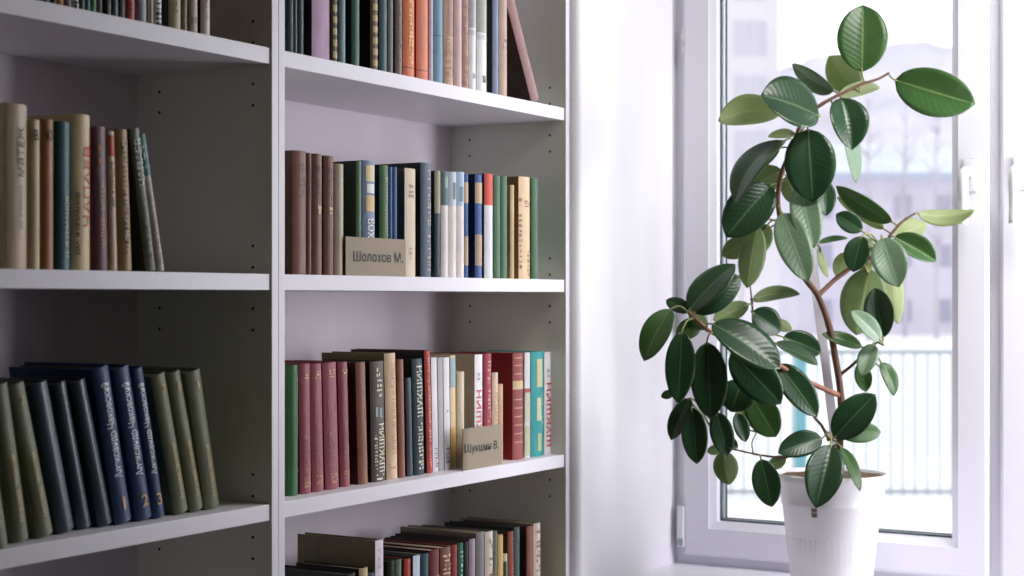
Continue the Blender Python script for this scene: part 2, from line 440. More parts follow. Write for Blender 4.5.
CHA = 'Александр Чаковский'
def blue(n, dig, pl, pr, lp, yt):
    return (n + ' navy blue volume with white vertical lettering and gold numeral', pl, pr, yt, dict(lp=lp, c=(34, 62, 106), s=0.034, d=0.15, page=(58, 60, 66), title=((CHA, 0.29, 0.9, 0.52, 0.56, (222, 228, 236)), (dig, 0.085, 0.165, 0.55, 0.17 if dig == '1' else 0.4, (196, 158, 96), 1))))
def olive(lab, pl, pr, yt, lp, s, dig=None, z=(0.12, 0.55)):
    t = [(CHA, z[0], z[1], 0.55, 0.34, (200, 172, 100))]
    if dig: t.append((dig, 0.87, 0.925, 0.55, 0.12 if dig == '1' else 0.26, (192, 164, 96), 1))
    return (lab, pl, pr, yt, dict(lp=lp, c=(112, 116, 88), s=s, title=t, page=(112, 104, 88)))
def slate(lab, pl, pr, yt, lp, s):
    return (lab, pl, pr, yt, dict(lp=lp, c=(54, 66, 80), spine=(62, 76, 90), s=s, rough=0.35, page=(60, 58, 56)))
row(Z_LOW, 0.03, 'books on the left bookcase lower shelf', 'on left bookcase lower shelf', [
 olive('pale olive volume nearest the frame edge', -9, 8.5, 388, -24, 0.006),
 olive('olive volume with gold lettering, second from frame edge', 12, 29, 386, -22, 0.026),
 olive('olive volume with gold lettering, left of the slate ones', 36.5, 53.5, 386, -30, 0.03, '2'),
 slate('slate-dark volume, leftmost of the three slate ones', 57.5, 74.6, 385, -28, 0.036),
 slate('slate-dark volume, middle of the three slate ones', 78, 91.5, 384, -26, 0.042),
 slate('slate-dark volume beside the blue set', 98.5, 112.8, 382.5, -28, 0.038),
 blue('leftmost', '1', 115.3, 131.8, -24, 369),
 blue('middle', '2', 136.6, 152.2, -24, 369),
 blue('rightmost', '3', 153, 165, -23, 369.5),
 olive('olive volume directly right of the blue set', 174.5, 188.4, 376, -24, 0.036, '3', (0.1, 0.5)),
 olive('olive volume, middle of the three right of blue set', 190.5, 203.4, 373.5, -24, 0.036, '8', (0.1, 0.5)),
 olive('olive volume at the right end', 205.2, 219.6, 372.5, -20, 0.036, '1', (0.08, 0.46)),
])

BEAD = tuple((0.03 + 0.085 * k, 0.03 + 0.085 * k + 0.05, (190, 166, 118), 0.16, 0.84) for k in range(11))
row(Z_TOP, 0.012, 'books on the right bookcase top shelf', 'on right bookcase top shelf', [
 ('black-teal book at the far left end', 286.3, 293.5, None, dict(c=(24, 46, 54))),
 ('thin teal book, second from left', 293.8, 297.4, None, dict(c=(64, 98, 98))),
 ('dark grey-green book left of the lilac one', 297.8, 303.6, None, dict(c=(58, 74, 70))),
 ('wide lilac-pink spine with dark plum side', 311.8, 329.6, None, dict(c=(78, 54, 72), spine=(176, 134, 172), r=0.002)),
 ('black book with gold beaded spine, left one', 330.6, 337.2, None, dict(c=(40, 32, 26), spine=(82, 66, 48), bands=BEAD)),
 ('pale grey-blue book', 338.6, 345.4, None, dict(c=(70, 92, 98), spine=(122, 148, 160))),
 ('dark green book with wide gap at left', 351.4, 359.4, None, dict(c=(30, 46, 40), spine=(74, 108, 96))),
 ('black book with gold beaded spine, right one', 370.2, 377.6, None, dict(c=(24, 22, 20), spine=(110, 90, 68), bands=BEAD)),
 ('dark teal book right of the beaded one', 379, 386.8, None, dict(c=(36, 58, 62), spine=(70, 100, 108))),
 ('plain grey book', 387.6, 393, None, dict(c=(70, 70, 68), spine=(118, 112, 108))),
 ('grey-brown book with worn ornament', 395, 402, None, dict(c=(60, 56, 52), spine=(120, 106, 98), marks=((0.05, 0.95, 0.5, 0.5, (150, 134, 122), 20),))),
 ('orange book with gold ornament, left of two', 402.8, 414.4, None, dict(c=(170, 78, 44), spine=(222, 116, 76), marks=((0.1, 0.95, 0.5, 0.4, (242, 178, 96), 16),), bands=((0.07, 0.078, (150, 74, 48)),))),
 ('plain orange book, right of two', 416.2, 428, None, dict(c=(170, 78, 44), spine=(222, 122, 88), bands=((0.07, 0.078, (150, 84, 58)),))),
 ('thin pale lilac book beside the orange one', 428.8, 433, None, dict(c=(206, 184, 194))),
 ('steel blue book', 433.4, 442.8, None, dict(c=(112, 150, 178), bands=((0.38, 0.386, (70, 96, 116)),))),
 ('tan book with patterned panels', 443.4, 453.2, None, dict(c=(196, 160, 138), bands=((0.4, 0.9, (170, 130, 118), 0.25, 0.75),), marks=((0.03, 0.38, 0.5, 0.9, (168, 128, 108), 14),))),
 ('plain pale lilac-pink book', 453.8, 461.6, None, dict(c=(206, 180, 178))),
 ('pinkish tan patterned book left of white ones', 462.2, 468.2, None, dict(c=(192, 152, 140), marks=((0.03, 0.95, 0.5, 0.8, (168, 124, 116), 30),))),
 ('white glossy book with grey top, left of two', 468.8, 475.6, None, dict(c=(238, 236, 236), bands=((0.52, 1.0, (184, 180, 190)), (0.46, 0.5, (210, 208, 210)), (0.1, 0.14, (150, 150, 150), 0.3, 0.8)), rough=0.3)),
 ('white glossy book with grey-green top, right of two', 477, 486.6, None, dict(c=(236, 236, 234), bands=((0.5, 1.0, (170, 170, 160)), (0.44, 0.48, (208, 208, 206)), (0.08, 0.14, (96, 100, 104), 0.35, 0.7)), rough=0.3)),
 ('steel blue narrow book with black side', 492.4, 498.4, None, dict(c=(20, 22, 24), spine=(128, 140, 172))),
 ('tan narrow book left of the leaning one', 499, 506.8, None, dict(c=(198, 166, 150), marks=((0.4, 0.52, 0.5, 0.5, (130, 100, 92), 2),))),
 ('dark brown book leaning left at right end', 531.6, 539.6, 3.5, dict(lp=-26, c=(46, 24, 22), spine=(152, 112, 110), d=0.125, bands=((0.5, 0.507, (130, 92, 92)),))),
])

GLINE = (206, 170, 104)
row(Z_MID, 0.016, 'books on the right bookcase second shelf', 'on right bookcase second shelf', [
 ('brown leather book at far left, widest of four', 292.5, 306.2, 151, dict(c=(70, 38, 34), spine=(134, 88, 74), d=0.15, marks=((0.62, 0.9, 0.55, 0.5, (58, 44, 42), 16),))),
 ('brown leather book, narrow second of four', 306.8, 311.6, 153, dict(c=(120, 78, 66), d=0.15, marks=((0.62, 0.9, 0.55, 0.5, (58, 44, 42), 14),))),
 ('brown leather book, third of four with gold mark', 312, 322, 154, dict(c=(74, 40, 36), spine=(132, 86, 74), d=0.15, marks=((0.62, 0.9, 0.5, 0.5, (60, 50, 50), 16), (0.5, 0.58, 0.5, 0.35, GLINE, 2)))),
 ('brown leather book, rightmost of four', 323.4, 333.6, 156, dict(c=(70, 40, 36), spine=(128, 84, 70), d=0.15, marks=((0.62, 0.9, 0.5, 0.5, (58, 44, 42), 15), (0.5, 0.58, 0.5, 0.35, GLINE, 2)))),
 ('beige-grey book right of the brown leather four', 334.4, 343.4, 164, dict(c=(176, 166, 144), spine=(190, 178, 154))),
 ('dark green tall-sided book left of ornate blue one', 355.8, 361.6, 161, dict(c=(28, 46, 36), spine=(78, 112, 78), d=0.14)),
 ('blue and white ornate book behind the card', 362.4, 374.8, 161, dict(c=(60, 90, 140), spine=(122, 142, 176), title=(('ШОЛОХОВ', 0.06, 0.5, 0.5, 0.55, (240, 238, 234)),), bands=((0.56, 0.7, (216, 186, 130), 0.15, 0.85), (0.82, 0.96, (224, 206, 160), 0.15, 0.85), (0.72, 0.8, (232, 232, 232), 0.2, 0.8)))),
 ('green book with worn gold mark behind the card', 379.4, 388.2, 165.5, dict(c=(40, 66, 46), spine=(86, 120, 84), marks=((0.3, 0.9, 0.5, 0.3, (150, 150, 92), 12),))),
 ('thin deep blue book, left of two behind card', 389, 392.4, 167, dict(c=(34, 84, 140))),
 ('thin deep blue book, right of two behind card', 393, 397, 167, dict(c=(44, 92, 146))),
 ('worn cream book with olive side, right of card', 404.6, 415.4, 168.5, dict(c=(112, 100, 78), spine=(216, 198, 172), marks=((0.72, 0.86, 0.6, 0.6, (150, 134, 118), 3), (0.16, 0.28, 0.5, 0.3, (170, 150, 136), 3)), r=0.002)),
 ('tall slate book with silver flecks', 420.5, 431, 163, dict(c=(34, 42, 54), spine=(84, 100, 122), d=0.15, marks=((0.05, 0.95, 0.6, 0.4, (176, 160, 150), 16),))),
 ('narrow beige-topped dark teal book', 434.2, 440.2, 171, dict(c=(84, 84, 74), spine=(30, 58, 76), bands=((0.6, 1.0, (160, 152, 134)),))),
 ('white book with green-blue picture top, left of three', 440.8, 447.8, 171.5, dict(c=(232, 222, 220), bands=((0.68, 1.0, (84, 112, 116)), (0.84, 0.95, (150, 170, 160), 0.3, 0.8)))),
 ('white book with pale picture top, middle of three', 448.2, 455.8, 172, dict(c=(234, 224, 222), bands=((0.68, 1.0, (196, 208, 222)), (0.74, 0.9, (96, 118, 116), 0.3, 0.7)))),
 ('white book with pale blue picture top, right of three', 456.2, 463.8, 172, dict(c=(232, 224, 224), bands=((0.68, 1.0, (176, 196, 222)), (0.72, 0.86, (110, 136, 148), 0.2, 0.6)))),
 ('thin blue and tan striped book', 464.2, 468, 174, dict(c=(46, 88, 150), bands=((0.72, 0.92, (206, 176, 140)), (0.12, 0.4, (190, 164, 140))))),
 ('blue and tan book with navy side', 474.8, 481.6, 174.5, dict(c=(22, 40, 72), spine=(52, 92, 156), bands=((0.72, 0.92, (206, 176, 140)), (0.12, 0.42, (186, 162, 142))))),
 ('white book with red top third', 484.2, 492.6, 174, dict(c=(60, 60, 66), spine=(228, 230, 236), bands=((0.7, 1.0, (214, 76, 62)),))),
 ('green book, left of the pair right of red-topped one', 493.4, 500, 176, dict(c=(74, 112, 84))),
 ('green book, right of the pair right of red-topped one', 500.6, 506.8, 176.5, dict(c=(76, 114, 86))),
 ('short thin cream-tan book', 510, 514, 185, dict(c=(198, 168, 120), d=0.1)),
 ('tattered cream book with peeling spine', 518.6, 529.8, 177, dict(c=(140, 110, 80), spine=(222, 190, 152), r=0.004, marks=((0.7, 0.78, 0.6, 0.6, (150, 112, 84), 3), (0.02, 0.3, 0.7, 0.2, (150, 96, 56), 4), (0.1, 0.8, 0.1, 0.16, (110, 84, 62), 9)))),
 ('green book at the right end', 531.2, 537.6, 178.5, dict(c=(72, 112, 80))),
])

SHU = 'ШУКШИН'
def maroon(lab, pl, pr, yt, lp, s):
    return (lab, pl, pr, yt, dict(lp=lp, c=(120, 48, 62), spine=(158, 82, 94), d=0.14, s=s, marks=((0.88, 0.95, 0.55, 0.6, (202, 164, 112), 3), (0.05, 0.13, 0.5, 0.6, (202, 164, 112), 4), (0.16, 0.46, 0.5, 0.6, (176, 116, 106), 18), (0.5, 0.84, 0.24, 0.05, (188, 146, 116), 1), (0.5, 0.84, 0.76, 0.05, (188, 146, 116), 1))))
row(Z_LOW, 0.038, 'books on the right bookcase third shelf', 'on right bookcase third shelf', [
 ('green book at the far left end', 287.5, 298, 365, dict(c=(38, 84, 52), spine=(52, 104, 62), d=0.14, marks=((0.45, 0.9, 0.72, 0.16, (184, 172, 100), 14), (0.16, 0.24, 0.8, 0.15, (184, 172, 100), 1)))),
 maroon('maroon gilt volume, leftmost of four', 300, 311.2, 364, -1.6, 0.038),
 maroon('maroon gilt volume, second of four', 312, 323.8, 364, -2.6, 0.038),
 maroon('maroon gilt volume, third and widest of four', 325.4, 339, 363, -3.2, 0.038),
 maroon('maroon gilt volume, narrow rightmost of four', 340.4, 350, 362.5, -3, 0.042),
 ('brown book with dark side, right of maroon set', 358.2, 368, 362.5, dict(lp=-3, c=(66, 38, 30), spine=(146, 94, 74), d=0.14)),
 ('dark book with cream script lettering', 371.6, 385.4, 361.5, dict(lp=-2, c=(40, 32, 28), spine=(78, 66, 58), title=((SHU, 0.08, 0.48, 0.62, 0.45, (230, 220, 200)),), marks=((0.1, 0.4, 0.22, 0.18, (226, 214, 190), 7), (0.7, 0.95, 0.5, 0.4, (224, 210, 184), 4), (0.52, 0.64, 0.5, 0.66, (132, 158, 156), 1), (0.01, 0.07, 0.5, 0.7, (226, 214, 190), 2)))),
 ('tall cream book with olive side and orange pattern', 386.5, 397.6, 353.5, dict(lp=-2.5, c=(118, 106, 66), spine=(222, 194, 160), s=0.039, marks=((0.2, 0.92, 0.55, 0.4, (190, 140, 104), 28), (0.08, 0.14, 0.5, 0.7, (216, 158, 96), 2)))),
 ('plain rosy brown book right of tall cream one', 399.2, 405.2, 359.5, dict(lp=-2.0, c=(150, 96, 82))),
 ('short slate book left of black ornate one', 407.4, 413, 378, dict(lp=-2, c=(34, 40, 44), spine=(72, 84, 92))),
 ('black-teal book with white ornate spine', 414, 424.4, 359, dict(lp=-2.5, c=(22, 30, 36), spine=(38, 62, 70), d=0.155, title=((SHU, 0.5, 0.94, 0.5, 0.5, (222, 216, 200)),), marks=((0.04, 0.46, 0.5, 0.5, (216, 206, 178), 9),))),
 ('thin red book with white flecks', 427, 432.6, 350.5, dict(lp=-3, c=(38, 32, 32), spine=(196, 78, 72), d=0.15, marks=((0.05, 0.95, 0.5, 0.5, (228, 160, 150), 22),))),
 ('white paperback beside the thin red book', 433, 438.6, 357.5, dict(lp=-2, c=(226, 224, 230), r=0.001, marks=((0.04, 0.22, 0.6, 0.6, (120, 110, 110), 5),))),
 ('grey-white paperback, second white one', 439.2, 444.2, 357.5, dict(lp=-1.5, c=(176, 172, 174), r=0.001, s=0.039)),
 ('white paperback left of yellow-blue one', 444.8, 450.6, 357.5, dict(lp=-1.5, c=(230, 228, 234), r=0.001, marks=((0.06, 0.2, 0.5, 0.7, (100, 96, 100), 4), (0.5, 0.56, 0.5, 0.3, (90, 90, 96), 1)))),
 ('thin yellow, blue and cream book', 451, 456.2, 355.5, dict(lp=-1, c=(228, 200, 156), r=0.001, bands=((0.72, 0.98, (150, 176, 184)), (0.1, 0.36, (226, 184, 110)), (0.02, 0.1, (180, 176, 100))))),
 ('short plain cream book', 456.8, 464, 371.5, dict(c=(222, 208, 182))),
 ('white book with red letters and beige side, behind card', 474.6, 482.4, 354.5, dict(c=(182, 170, 156), spine=(232, 228, 230), d=0.13, r=0.001, title=((SHU, 0.1, 0.68, 0.5, 0.6, (206, 60, 66)),), marks=((0.76, 0.84, 0.5, 0.4, (150, 160, 196), 2),))),
 ('crimson book with pink lettering marks', 483.6, 491, 353.5, dict(c=(150, 44, 58), spine=(176, 66, 82), marks=((0.1, 0.95, 0.5, 0.5, (222, 160, 160), 14),))),
 ('short cream patterned book behind the card', 492, 497.8, 372.5, dict(c=(226, 204, 176), d=0.11, marks=((0.1, 0.8, 0.5, 0.4, (204, 166, 130), 10),))),
 ('shorter tan book behind card right edge', 498.2, 502.8, 384, dict(c=(214, 176, 140), d=0.1)),
 ('thick red book with gold bands and red side', 512.6, 523, 353, dict(s=0.03, c=(146, 30, 34), spine=(156, 72, 66), d=0.135, bands=((0.66, 0.74, (222, 196, 150)),) + tuple((z, z + 0.01, (214, 160, 140), 0.1, 0.9) for z in (0.16, 0.24, 0.32, 0.4, 0.48, 0.56, 0.8, 0.88, 0.95)), title=())),
 ('thin white and pale green book', 524.6, 530.2, 352.5, dict(s=0.03, c=(226, 228, 230), bands=((0.02, 0.3, (198, 202, 166)), (0.34, 0.62, (206, 210, 190)), (0.62, 0.66, (190, 80, 76))), r=0.001)),
 ('bright turquoise book with gilt panel lettering', 531, 543.6, 351.5, dict(c=(28, 150, 158), spine=(40, 168, 174), s=0.03, bands=((0.66, 0.93, (214, 214, 160), 0.3, 0.75), (0.34, 0.56, (216, 222, 190), 0.3, 0.62), (0.05, 0.22, (190, 206, 150), 0.35, 0.65)), marks=((0.24, 0.62, 0.7, 0.2, (216, 220, 180), 10),))),
 ('white book with big red letters at right end', 544.2, 551.6, 352, dict(c=(232, 228, 230), s=0.03, r=0.001, title=((SHU, 0.08, 0.7, 0.55, 0.6, (202, 62, 66)),), marks=((0.74, 0.84, 0.5, 0.3, (150, 150, 190), 2),))),
])

row(Z_BOT, 0.03, 'books on the right bookcase bottom shelf', 'on right bookcase bottom shelf', [
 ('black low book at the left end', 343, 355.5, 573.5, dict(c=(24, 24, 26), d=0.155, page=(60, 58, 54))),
 ('low cream book beside the tall pale one', 359, 367.6, 568, dict(c=(44, 40, 36), spine=(222, 196, 152), d=0.125)),
 ('small blue-grey book against the tall pale one', 368.4, 374.4, 573, dict(c=(96, 108, 118), d=0.1)),
 ('tall olive-sided book with white spine', 375.2, 383.4, 540, dict(c=(120, 112, 84), spine=(232, 222, 232), d=0.152, r=0.001, marks=((0.4, 0.95, 0.5, 0.3, (200, 186, 204), 12),))),
 ('small black-green book right of the white spine', 387, 394.6, 560.5, dict(c=(22, 30, 26), d=0.12)),
 ('small grey-green book with pale edge', 395.4, 401.4, 559.5, dict(c=(36, 50, 44), spine=(104, 130, 112), d=0.12)),
 ('red book left of the white-blue one', 403.6, 410.4, 559, dict(c=(120, 34, 32), spine=(182, 70, 58), d=0.15)),
 ('white-blue book beside slate blue one', 413, 420, 555.5, dict(c=(70, 84, 88), spine=(204, 214, 228), d=0.15, r=0.001)),
 ('slate blue book left of gilt maroon one', 420.6, 428.4, 553.5, dict(c=(26, 34, 38), spine=(62, 92, 106), d=0.15)),
 ('maroon book with gilt lettering marks', 429.2, 439.2, 549.5, dict(c=(92, 40, 40), spine=(124, 48, 56), d=0.16, marks=((0.1, 0.8, 0.66, 0.3, (226, 178, 120), 10),))),
 ('brown book with cream ornament bands', 440.2, 450.6, 547, dict(c=(120, 60, 56), spine=(132, 84, 72), d=0.155, marks=((0.2, 0.95, 0.5, 0.8, (232, 206, 170), 13),))),
 ('plain red book right of banded brown one', 451.2, 457, 545, dict(c=(100, 34, 34), spine=(158, 60, 58), d=0.15)),
 ('green book with white marks', 457.6, 463, 543, dict(c=(64, 34, 34), spine=(40, 110, 84), d=0.15, marks=((0.3, 0.95, 0.5, 0.5, (206, 220, 210), 10),), bands=((0.0, 0.5, (120, 70, 66)),))),
 ('black and plum book', 463.6, 468.4, 541.5, dict(c=(26, 22, 26), bands=((0.0, 0.5, (104, 30, 62)),), d=0.15)),
 ('lilac-grey book with pale edges', 469, 475, 539, dict(c=(66, 60, 62), spine=(174, 158, 178), d=0.155)),
 ('wide plain grey book with grey side', 475.8, 484, 532, dict(c=(150, 142, 128), spine=(134, 128, 130), d=0.16)),
 ('white and brown marbled book in the middle', 484.6, 492.8, 531.5, dict(c=(30, 28, 26), spine=(222, 208, 198), d=0.15, marks=((0.5, 0.95, 0.6, 0.6, (170, 116, 82), 6),))),
 ('narrow grey-green book left of yellow one', 493.4, 497.2, 531, dict(c=(104, 118, 102), d=0.14)),
 ('yellow-cream narrow book', 497.8, 502.8, 535, dict(c=(224, 184, 120), d=0.12)),
 ('short cream and dark green book', 503.4, 507.2, 554, dict(c=(206, 206, 170), bands=((0.0, 0.92, (40, 76, 62), 0.0, 0.5),), d=0.1)),
 ('red-brown book right of yellow-cream one', 507.8, 513.2, 531.5, dict(c=(40, 28, 26), spine=(150, 76, 66), d=0.14, marks=((0.2, 0.95, 0.6, 0.3, (206, 150, 130), 14),))),
 ('dark slate-green narrow book', 513.8, 519.4, 527, dict(c=(34, 40, 40), spine=(74, 94, 92), d=0.15)),
 ('tall brown book with grey side', 526.6, 532.6, 526, dict(c=(78, 62, 54), spine=(152, 92, 76), d=0.15, s=0.032)),
 ('white and brown marbled book at right end', 533.2, 540.2, 523, dict( c=(150, 142, 130), spine=(226, 210, 200), d=0.16, s=0.032, marks=((0.45, 0.95, 0.5, 0.6, (176, 128, 96), 7),))),
])

# ------------------------------------------------------------------ author cards standing on the shelf edge
M_card = mat('taupe_cardboard', (158, 144, 124), 0.7, 0.05, 120)
M_ink = mat('black_print', (44, 38, 34), 0.6)
def card(px0, px1, ytop, zs, text, tx0, tx1, tz0, tz1, label, bend=0.0):
    X = -A - 0.0075
    y0, y1 = on_x(px0, X).y, on_x(px1, X).y
    ztop = on_x((px0 + px1) / 2, X, ytop).z
    root = empty('author_card', (X, y0, zs)); tag(root, label, 'card', 'author cards on the right bookcase')
    W, H = y1 - y0, ztop - zs
    curve = lambda y: -bend * max(0, 1 - y / (0.12 * W)) ** 2
    bm = bmesh.new(); n = 24; t = 0.0015
    rows_ = []
    for k in range(n + 1):
        y = W * k / n; x = curve(y)
        rows_.append([bm.verts.new(p) for p in ((x, y, 0), (x, y, H), (x - t, y, H), (x - t, y, 0))])
    for k in range(n):
        for a in range(4): bm.faces.new((rows_[k][a], rows_[k + 1][a], rows_[k + 1][(a + 1) % 4], rows_[k][(a + 1) % 4]))
    bm.faces.new(rows_[0]); bm.faces.new(rows_[-1]); bmesh.ops.recalc_face_normals(bm, faces=bm.faces[:])
    link_mesh('card_panel', bm, M_card, root)
    bm = bmesh.new()                              # folded foot that lets it stand
    box(bm, -0.005, -t, 0.1 * W, W * 0.98, 0.0002, 0.0014); link_mesh('folded_foot', bm, M_card, root)
    vs, fs = text_tris(text); bm = bmesh.new()
    bv = [bm.verts.new((curve(W * (tx0 + (tx1 - tx0) * x)) + 0.0005, W * (tx0 + (tx1 - tx0) * x), H * (tz0 + (tz1 - tz0) * y))) for x, y in vs]
    for f in fs:
        try: bm.faces.new([bv[i] for i in f])
        except ValueError: pass
    bmesh.ops.recalc_face_normals(bm, faces=bm.faces[:])
    link_mesh('card_lettering', bm, M_ink, root)
card(345.8, 405.6, 238, Z_MID, 'Шолохов М.', 0.12, 0.95, 0.37, 0.64, 'taupe name card on the second shelf, wider one')
card(464.6, 502, 426.5, Z_LOW, 'Шукшин В.', 0.02, 0.9, 0.36, 0.62, 'small taupe name card on the third shelf, with curled left edge', 0.003)

# ------------------------------------------------------------------ rubber plant
D0 = 2.99
POT_X = at_depth(831.5, 596, D0)
pot_loc = Vector((POT_X.x, POT_X.y, SILL))
plant = empty('potted_rubber_plant', pot_loc)
tag(plant, 'potted rubber plant with glossy dark green leaves on the window sill', 'plant')
PINV = Matrix.Translation(-pot_loc)
M_pot = mat('white_plastic_pot', (238, 236, 242), 0.35, 0.015, 12)
M_soil = mat('dry_brown_soil', (104, 78, 56), 0.95, 0.5, 160, 0.9)
M_bark = mat('brown_bark', (104, 72, 54), 0.7, 0.25, 90, 0.6, stretch=(1, 1, 0.4))
M_twig = mat('reddish_twig', (158, 104, 84), 0.6, 0.2, 90, 0.3)
M_pet = mat('green_petiole', (132, 138, 84), 0.5, 0.1, 80)
PH = at_depth(834, 472.5, D0).z - SILL             # rim height
R1, R0 = 0.1010, 0.0690
bm = bmesh.new()
def pr_(z): return R0 + (R1 - 0.006 - R0) * z / PH
prof = [(0.001, 0.0), (R0 - 0.004, 0.0), (R0, 0.004)]
for z in (0.02, 0.04): prof.append((pr_(z), z))
zb = PH - 0.054
prof += [(pr_(zb - 0.004), zb - 0.004), (pr_(zb) + 0.0022, zb), (pr_(zb) + 0.0022, zb + 0.002), (pr_(zb + 0.005) + 0.0008, zb + 0.005), (R1 - 0.004, PH - 0.016), (R1 - 0.001, PH - 0.013), (R1, PH - 0.003), (R1 - 0.0015, PH), (R1 - 0.004, PH - 0.0005), (R1 - 0.0055, PH - 0.012), (pr_(PH - 0.06) - 0.003, PH - 0.06)]
lathe(bm, prof, 96)
bmesh.ops.recalc_face_normals(bm, faces=bm.faces[:])
for v in bm.verts:                                # row of shallow moulded flutes round the belly
    pass
pot = link_mesh('pot', bm, M_pot, plant)
bm = bmesh.new()
for k in range(48):                               # raised ribs
    a = 2 * math.pi * k / 48
    z0, z1 = PH * 0.3, PH * 0.5
    tube(bm, [((pr_(z) - 0.0004) * math.cos(a), (pr_(z) - 0.0004) * math.sin(a), z) for z in (z0, z1)], [0.0006, 0.0008], 6)
link_mesh('pot_ribs', bm, M_pot, pot)
bm = bmesh.new()
rings = []
for i in range(9):
    r = (R1 - 0.0062) * i / 8
    rings.append([bm.verts.new((r * math.cos(2 * math.pi * k / 32), r * math.sin(2 * math.pi * k / 32), PH - 0.007 + random.uniform(-0.002, 0.003))) for k in range(32)] if i else [bm.verts.new((0, 0, PH - 0.005))] * 32)
for i in range(1, 9):
    for k in range(32):
        vs = [rings[i - 1][k], rings[i][k], rings[i][(k + 1) % 32], rings[i - 1][(k + 1) % 32]]
        if i == 1: vs = [vs[0], vs[1], vs[2]]
        bm.faces.new(vs)
bmesh.ops.recalc_face_normals(bm, faces=bm.faces[:])
link_mesh('soil', bm, M_soil, plant)
# small sticker below the rim
p = at_depth(811, 513.5, D0 - 0.09); d = Vector((p.x - pot_loc.x, p.y - pot_loc.y, 0)); ang = math.atan2(d.y, d.x); zs_ = p.z - SILL
bm = bmesh.new()
def on_pot(da, z): 
    r = pr_(z) + 0.0016; return (r * math.cos(ang + da), r * math.sin(ang + da), z)
for (za, zb_, mi) in ((-0.009, -0.002, 0), (-0.002, 0.001, 1), (0.001, 0.008, 0), (0.008, 0.010, 1)):
    bm.faces.new([bm.verts.new(on_pot(da, zs_ + z)) for da, z in ((-0.06, za), (0.06, za), (0.06, zb_), (-0.06, zb_))]).material_index = mi
link_mesh('pot_sticker', bm, [mat('brown_sticker', (128, 110, 92), 0.6), mat('grey_sticker_stripe', (176, 168, 160), 0.6)], plant)

# stems: pixel, depth offset (cm)
def pts3(l): return [at_depth(x, y, D0 + z / 100) for x, y, z in l]
STEMS = [
 ('trunk', [(838, 479, 0), (840, 440, 0), (841, 398, 0), (835, 356, -1), (829, 326, -1), (818, 296, -1), (805, 278, 0), (791, 248, 1), (780, 216, 1), (778, 195, 0), (782, 172, -1), (792, 148, -1), (799, 129, -1), (806, 117, 0), (822, 104, 0), (845, 92, 0), (862, 84, 0), (878, 79, 0), (889, 73, 0)], 0.0068, 0.0022, M_bark),
 ('branch', [(818, 296, -1), (826, 288, 0), (838, 277, 1), (856, 265, 1), (872, 257, 1), (884, 246, 0), (890, 236, 0), (898, 226, 0), (906, 219, 0), (916, 213, 0)], 0.0048, 0.0018, M_bark),
 ('branch', [(841, 396, 0), (822, 388, -2), (801, 378, -4), (780, 366, -6), (758, 354, -8), (735, 343, -9), (713, 333, -9), (700, 323, -9), (688, 312, -9)], 0.0050, 0.0028, M_twig),
 ('branch', [(841, 374, 0), (850, 367, 0), (861, 357, -1), (871, 347, -1), (881, 340, -1)], 0.0032, 0.0018, M_bark),
 ('branch', [(829, 440, -2), (822, 426, -3), (815, 418, -3), (806, 405, -3)], 0.0034, 0.0018, M_bark),
 ('branch', [(836, 446, -1), (812, 452, -2), (784, 457, -3), (760, 455, -4), (733, 449, -5), (722, 446, -5)], 0.0028, 0.0014, M_bark),
 ('branch', [(753, 453, -4), (752, 442, -4), (757, 432, -4)], 0.0014, 0.001, M_pet),
 ('branch', [(760, 354, -8), (754, 330, -4), (752, 302, -1), (750, 285, 0)], 0.003, 0.0012, M_bark),
]
stem_pts = []
for nm, l, r0, r1, m in STEMS:
    ps = smooth_path(pts3(l), 5)
    n = len(ps)
    bm = bmesh.new(); tube(bm, ps, [r0 + (r1 - r0) * k / (n - 1) + (0.0006 if k % 10 == 0 else 0) for k in range(n)], 10)
    o = link_mesh(nm, bm, m, plant); o.matrix_local = PINV
    stem_pts += [q for q in ps]

